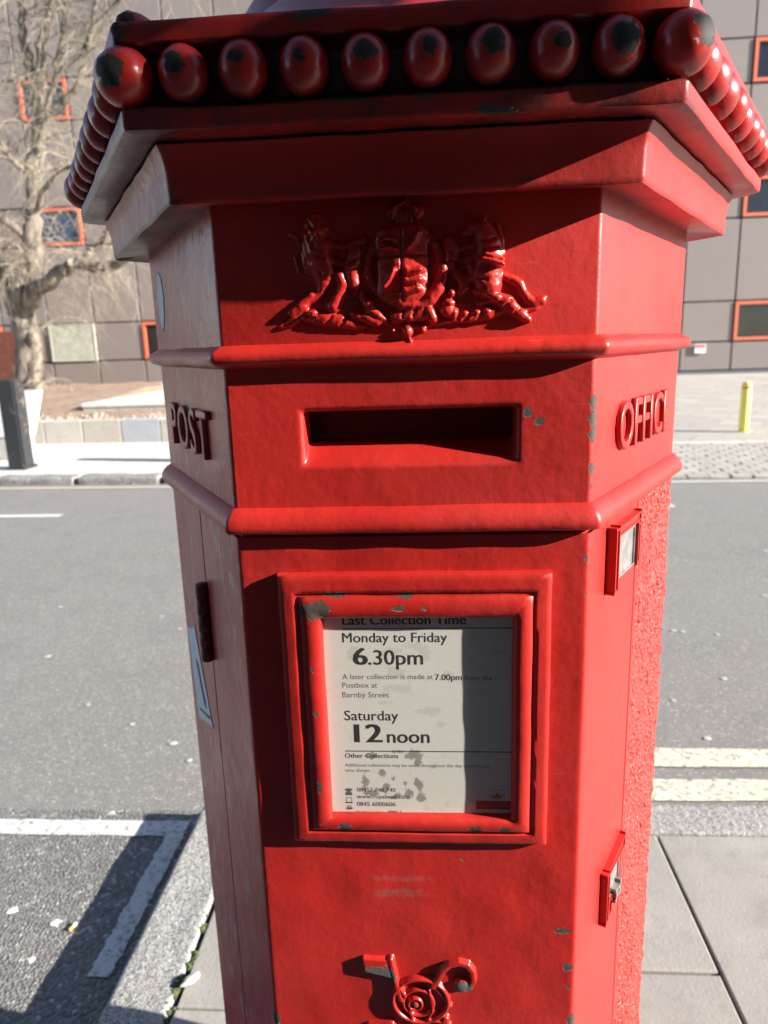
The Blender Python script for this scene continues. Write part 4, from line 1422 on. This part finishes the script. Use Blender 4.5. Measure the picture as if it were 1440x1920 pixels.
# collection notice: moulded frame, card, printing, glass ---------------------
fx0, fx1, fz0, fz1 = -.1085, .1115, .9345, 1.1815
prof = [(0, -.001), (.0003, .0052), (.0018, .0070), (.0050, .0076), (.0100, .0080), (.0122, .0080), (.0132, .0066), (.0150, .0064), (.0160, .0078), (.0185, .0096), (.0235, .0104), (.0275, .0098), (.0300, .0080), (.0310, .0050), (.0312, -.0040)]
def frame_sweep():
    V, F = [], []
    nseg_ = 30
    ring_n = 4 * nseg_
    for (ins, h) in prof:
        kz = .90
        x0, x1, z0, z1 = fx0 + ins * 1.12, fx1 - ins * .98, fz0 + ins * .86, fz1 - ins * 1.23
        cs = [(x0, z0), (x1, z0), (x1, z1), (x0, z1)]
        for s_ in range(4):
            p, p2 = cs[s_], cs[(s_ + 1) % 4]
            for i in range(nseg_):
                t_ = i / nseg_
                v = Vector((p[0] + (p2[0] - p[0]) * t_, -AP - h, p[1] + (p2[1] - p[1]) * t_))
                V.append(v + Vector(mnoise.noise_vector(v * 35)) * .00045)
    for i in range(len(prof) - 1):
        for k in range(ring_n):
            k2 = (k + 1) % ring_n
            F.append((i * ring_n + k, i * ring_n + k2, (i + 1) * ring_n + k2, (i + 1) * ring_n + k))
    me = mesh('notice_frame', V, F, 55)
    y_ = -AP - .0095
    chip_field(me, [(-.078, y_, 1.152, .015, 1.6), (-.083, y_, 1.149, .009, 1.2), (-.0845, y_, 1.10, .007, .7), (-.083, y_, 1.06, .008, .5), (-.0825, y_, .992, .010, .5), (-.062, y_, .952, .009, 1.6), (.05, y_, .951, .008, 1.6), (-.004, y_ + .003, 1.1635, .007, 1.6), (-.06, y_ + .003, 1.165, .006, 2.5), (-.002, y_ + .006, 1.176, .004, 1.5), (-.085, y_, .955, .006, 1), (-.01, y_, 1.153, .005, 2), (.01, y_, 1.153, .004, 2), (.075, y_, .952, .007, 1.5), (-.028, y_, 1.164, .005, 1), (.085, y_, .975, .004, .7), (-.072, y_ + .01, 1.09, .004, .6), (-.072, y_ + .01, 1.05, .004, .6)])
    return me
nf = ob('notice_frame', frame_sweep(), M_RED, box)
YC = -AP - .0003
def card_mat():
    t = NT('notice_card')
    st = t.attr('stain')
    v = t.math('ADD', t.math('MULTIPLY', st, .95), t.math('MULTIPLY', t.math('SUBTRACT', t.noise(120, 6, .72, dist=.8), .5), 2.0))
    base = t.mix(t.noise(18, 4, .6), (.62, .615, .57), (.69, .685, .64))
    damp = t.ramp(t.noise(75, 5, .7), .60, .68, 0, .35)
    base = t.mix(damp, base, (.42, .42, .37))
    base = t.mix(t.math('MULTIPLY', t.ramp(v, .46, .56, 0, .8), t.ramp(st, .02, .15)), base, (.20, .175, .14))
    m2 = t.attr('pale')
    v2 = t.math('ADD', t.math('MULTIPLY', m2, .9), t.math('MULTIPLY', t.math('SUBTRACT', t.noise(85, 6, .72, dist=.6), .5), 2.0))
    base = t.mix(t.math('MULTIPLY', t.ramp(v2, .46, .58, 0, .42), t.ramp(m2, .02, .2)), base, (.44, .44, .40))
    fleck = t.ramp(t.voro(210).outputs['Distance'], .05, .11, .5, 0)
    base = t.mix(t.math('MULTIPLY', fleck, t.ramp(t.noise(30, 2), .5, .6)), base, (.32, .29, .23))
    return t.set(base, .6)
V, F = [], []
nx, nz = 90, 110
for j in range(nz + 1):
    for i in range(nx + 1):
        V.append((-.0745 + .160 * i / nx, YC, .950 + .205 * j / nz))
for j in range(nz):
    for i in range(nx):
        k = j * (nx + 1) + i
        F.append((k, k + 1, k + nx + 2, k + nx + 1))
me = mesh('notice_card', V, F)
co = np.array(V)
def blobs(lst):
    val = np.zeros(len(co))
    for (x, z, rx, rz) in lst:
        val = np.maximum(val, 1 - np.hypot((co[:, 0] * 1000 - x) / rx, (co[:, 2] * 1000 - z) / rz))
    return val
add_attr(me, 'stain', blobs([(-44, 991, 7, 13), (-38, 980, 12, 7), (-26, 986, 7, 14), (-29, 1000, 6, 8), (-18, 977, 12, 6), (-6, 980, 9, 9), (2, 988, 8, 11), (4, 976, 9, 7), (-2, 1017, 14, 8), (2, 1010, 8, 9), (-14, 1020, 14, 4), (-38, 1016, 9, 6), (-20, 995, 5, 7), (-10, 990, 5, 5)]))
add_attr(me, 'pale', blobs([(-20, 1112, 26, 10), (0, 1116, 22, 9), (10, 1108, 12, 14), (-15, 1094, 14, 12), (-12, 1078, 20, 10), (22, 1046, 8, 7), (-25, 1066, 26, 4), (-10, 1032, 22, 9), (-50, 1110, 10, 16), (30, 1092, 10, 8), (10, 1058, 24, 8)]))
card = ob('notice_card', me, card_mat(), box)
M_INK = plain('black_ink', (.022, .022, .022), .6, .1)
M_INKG = plain('grey_ink', (.10, .10, .095), .6, .1)
M_INKR = plain('red_ink', (.42, .03, .02), .6, .05)
M_INKC = plain('crown_ink', (.40, .22, .06), .6, .05)
LINES = [("Last Collection Time", -57.5, 43.4, 1135.9, .022, 0), ("Monday to Friday", -58.2, 28.1, 1120.4, .016, 0), ("6", -49.4, -38.4, 1100.4, .036, 0), (".30pm", -37.2, 7.9, 1100.4, .020, 0),
    ("A later collection is made at", -59.7, 16.1, 1087.4, -.006, 1), ("7.00pm", 17.7, 40.0, 1086.4, .022, 0), ("from the", 42.2, 64.8, 1086.2, -.004, 1), ("Postbox at", -60.0, -30.6, 1079.6, -.006, 1), ("Barnby Street", -60.4, -21.0, 1070.7, -.006, 1),
    ("Saturday", -59.5, -13.8, 1049.4, .014, 0), ("12", -51.1, -28.6, 1028.8, .036, 0), ("noon", -23.6, 12.1, 1028.4, .022, 0), ("Other Collections", -60.6, -14.8, 1013.9, .02, 0),
    ("Additional collections may be made throughout the day until the last", -60.9, 63.2, 1005.5, -.006, 1), ("time shown.", -61.1, -38.8, 1000.4, -.006, 1), ("08457 740 740", -51.6, -18.0, 981.2, .006, 0), ("www.royalmail.com", -51.9, -6.0, 974.5, .006, 0),
    ("0845 6000606", -52.2, -18.3, 967.0, .012, 0), ("Postbox number", -52.5, -28.9, 960.0, -.004, 1), ("NW1 1", -24.6, -13.8, 960.3, .02, 0)]
for (s_, x0, x1, z, off, grey) in LINES:
    me, co = text_mesh(s_, 0, 0, 0, 3)
    k = (x1 - x0) / (co[:, 0].max() - co[:, 0].min()) / 1000
    fs = [tuple(p.vertices) for p in me.polygons]
    bpy.data.meshes.remove(me)
    VV, FF = [], []
    for c_, sh in enumerate((0,) if off <= 0 else (-off, 0, off)):
        b_ = len(VV)
        VV += [(x0 / 1000 + (p[0] - co[:, 0].min() + sh) * k, YC - .00004 - .00001 * c_, z / 1000 + p[1] * k * (.84 if s_ in ('6', '12') else 1.0)) for p in co]
        FF += [tuple(b_ + q_ for q_ in f) for f in fs]
    me = mesh('lettering', VV, FF)
    ob('printed_line', me, M_INKG if grey else M_INK, card)
def flat(name, pts, m, dy=.00004):
    ob(name, mesh(name, [(x / 1000, YC - dy, z / 1000) for (x, z) in pts], [tuple(range(len(pts)))]), m, card)
def rect(name, x0, x1, z0, z1, m, dy=.00004):
    flat(name, [(x0, z0), (x1, z0), (x1, z1), (x0, z1)], m, dy)
rect('printed_rule', -57.7, 83, 1132.0, 1132.9, M_INK)
rect('printed_rule', -60.3, 83, 1019.9, 1020.8, M_INK)
rect('logo_bar', 51.4, 81.5, 965.1, 973.6, M_INKR)
for (x0, x1, z0, z1) in ((62.8, 63.2, 964, 984), (75.4, 75.8, 964, 984), (62.8, 75.8, 983.6, 984)):
    rect('logo_border', x0, x1, z0, z1, M_INKG, .00008)
flat('logo_crown', [(65.5, 975), (73, 975), (74.4, 980.4), (71.6, 978.6), (69.3, 982), (67, 978.6), (64.2, 980.4)], M_INKC)
# pictograms: telephone, laptop, text phone
flat('telephone_icon', [(-61.8, 977.5), (-56, 977.5), (-56, 980), (-57.2, 981), (-57, 982), (-55.6, 982), (-55.6, 983.4), (-57, 984.2), (-60.8, 984.2), (-62.2, 983.4), (-62.2, 982), (-60.8, 982), (-60.6, 981), (-61.8, 980)], M_INKG)
for (x0, x1, z0, z1) in ((-61.4, -60.9, 971, 975), (-56.9, -56.4, 971, 975), (-61.4, -56.4, 975, 975.5), (-62.2, -55.8, 969.6, 971)):
    rect('laptop_icon', x0, x1, z0, z1, M_INKG)
rect('text_phone_icon', -61.6, -56.2, 963.4, 965.6, M_INKG)
rect('text_phone_icon', -60.9, -56.9, 966.2, 967.2, M_INKG)
def pane_mat():
    t = NT('scuffed_notice_glass')
    tr_ = t.n('ShaderNodeBsdfTransparent')
    tr_.inputs[0].default_value = (.97, .97, .96, 1)
    gl = t.n('ShaderNodeBsdfGlossy')
    t.put(gl.inputs['Roughness'], t.ramp(t.noise(30, 4), .4, .7, .04, .16))
    lw = t.n('ShaderNodeLayerWeight'); lw.inputs[0].default_value = .12
    mx = t.n('ShaderNodeMixShader')
    t.put(mx.inputs[0], t.ramp(lw.outputs['Facing'], 0, 1, .03, .22)); t.t.links.new(tr_.outputs[0], mx.inputs[1]); t.t.links.new(gl.outputs[0], mx.inputs[2])
    df = t.n('ShaderNodeBsdfDiffuse'); df.inputs[0].default_value = (.55, .53, .48, 1)
    mx2 = t.n('ShaderNodeMixShader')
    t.put(mx2.inputs[0], t.ramp(t.noise(160, 5, .75), .5, .8, .01, .08))
    t.t.links.new(mx.outputs[0], mx2.inputs[1]); t.t.links.new(df.outputs[0], mx2.inputs[2])
    t.t.links.new(mx2.outputs[0], t.out.inputs[0])
    return t.m
ob('notice_glass', mesh('notice_glass', [(-.078, -AP - .0018, .957), (.086, -AP - .0018, .957), (.086, -AP - .0018, 1.151), (-.078, -AP - .0018, 1.151)], [(0, 1, 2, 3)]), pane_mat(), box)

# hinge, locks, sticker ------------------------------------------------------
M_RUST = plain('rusty_painted_iron', (.16, .032, .026), .5, .35, 60, bump=.001, bscale=200)
hz = ob('hinge', tube('hinge', [FL0.to_3d() + (tL * seamL + nL * .004).to_3d() + Vector((0, 0, z)) for z in (1.050, 1.134)], .0035, 10), M_RUST, box)
z = 1.050
for i, h_ in enumerate((.0155, .0165, .0185, .0165, .0165)):
    P = [FL0.to_3d() + (tL * seamL + nL * .0052).to_3d() + Vector((0, 0, zz)) for zz in (z + .0003, z + .0012, z + h_ - .0012, z + h_ - .0003)]
    ob('knuckle', tube('knuckle', P, [.0053, .0062, .0062, .0053], 14, 50), M_RUST, hz)
    z += h_
def side_box(name, w0, w1, z0, z1, h0, h1, m, parent, b=.0015, top_slope=0):
    bm = bmesh.new()
    bmesh.ops.create_cube(bm, size=1)
    for v in bm.verts:
        wv = w0 if v.co.x < 0 else w1
        hv = h0 if v.co.y < 0 else h1
        zv = z0 if v.co.z < 0 else z1 + (top_slope if wv == w1 else 0)
        p = FR0 + tR * wv + nR * hv
        v.co = Vector((p.x, p.y, zv))
    bmesh.ops.bevel(bm, geom=list(bm.edges), offset=b, segments=2, affect='EDGES')
    return ob(name, bm_mesh(name, bm, 40), m, parent)
M_STEEL = plain('dull_steel', (.30, .29, .28), .45, .25, 90, metal=.6, bump=.0006, bscale=300)
lk = side_box('lock_case', .047, .057, 1.1475, 1.2035, -.002, .0072, M_RED, box)
side_box('case_top', .058, .132, 1.194, 1.2025, -.002, .0055, M_REDR, lk)
side_box('lock_plate', .060, .119, 1.154, 1.192, -.002, .0036, M_STEEL, lk)
side_box('case_side', .121, .128, 1.154, 1.193, -.002, .0062, M_RED, lk)
lk2 = side_box('key_guard', .072, .080, .794, .850, -.002, .0060, M_RED, box)
side_box('guard_arm', .080, .136, .843, .850, -.002, .0048, M_REDR, lk2, top_slope=.006)
side_box('key_flap', .088, .120, .812, .842, -.002, .0036, M_STEEL, lk2)
side_box('flap_pivot', .098, .112, .806, .816, .002, .0066, M_STEEL, lk2, b=.003)
side_box('flap_catch', .084, .096, .792, .810, -.002, .0045, M_RED, lk2)
def left_quad(name, pts, h, m, parent):
    V = []
    for (wv, z) in pts:
        p = FL0 + tL * wv + nL * h
        V.append((p.x, p.y, z))
    n = len(V)
    V += [(v[0] - nL.x * .0004, v[1] - nL.y * .0004, v[2]) for v in V]
    F = [tuple(range(n)), tuple(range(2 * n - 1, n - 1, -1))] + [(i, i + n, (i + 1) % n + n, (i + 1) % n) for i in range(n)]
    me = mesh(name, V, F)
    return ob(name, me, m, parent)
st_ = left_quad('sticker', [(.268, 1.041), (.236, 1.050), (.224, 1.060), (.219, 1.045), (.170, .9555), (.182, .955), (.246, .933), (.252, .944)], .0007, plain('pale_blue_sticker', (.60, .67, .78), .5, .06, 40), box)
left_quad('sticker_print', [(.232, 1.015), (.222, 1.013), (.205, .985), (.196, .975), (.197, .968), (.205, .970), (.216, .985)], .0013, M_INKG, st_)
left_quad('sticker_print', [(.238, .948), (.236, .951), (.180, .966), (.181, .962)], .0013, M_INKG, st_)
left_quad('bare_patch', [(.240, 1.434), (.232, 1.439), (.220, 1.432), (.214, 1.416), (.218, 1.398), (.226, 1.386), (.236, 1.380), (.246, 1.396), (.2475, 1.418)], .0018, plain('bare_primer', (.55, .60, .68), .6, .12, 60), box)
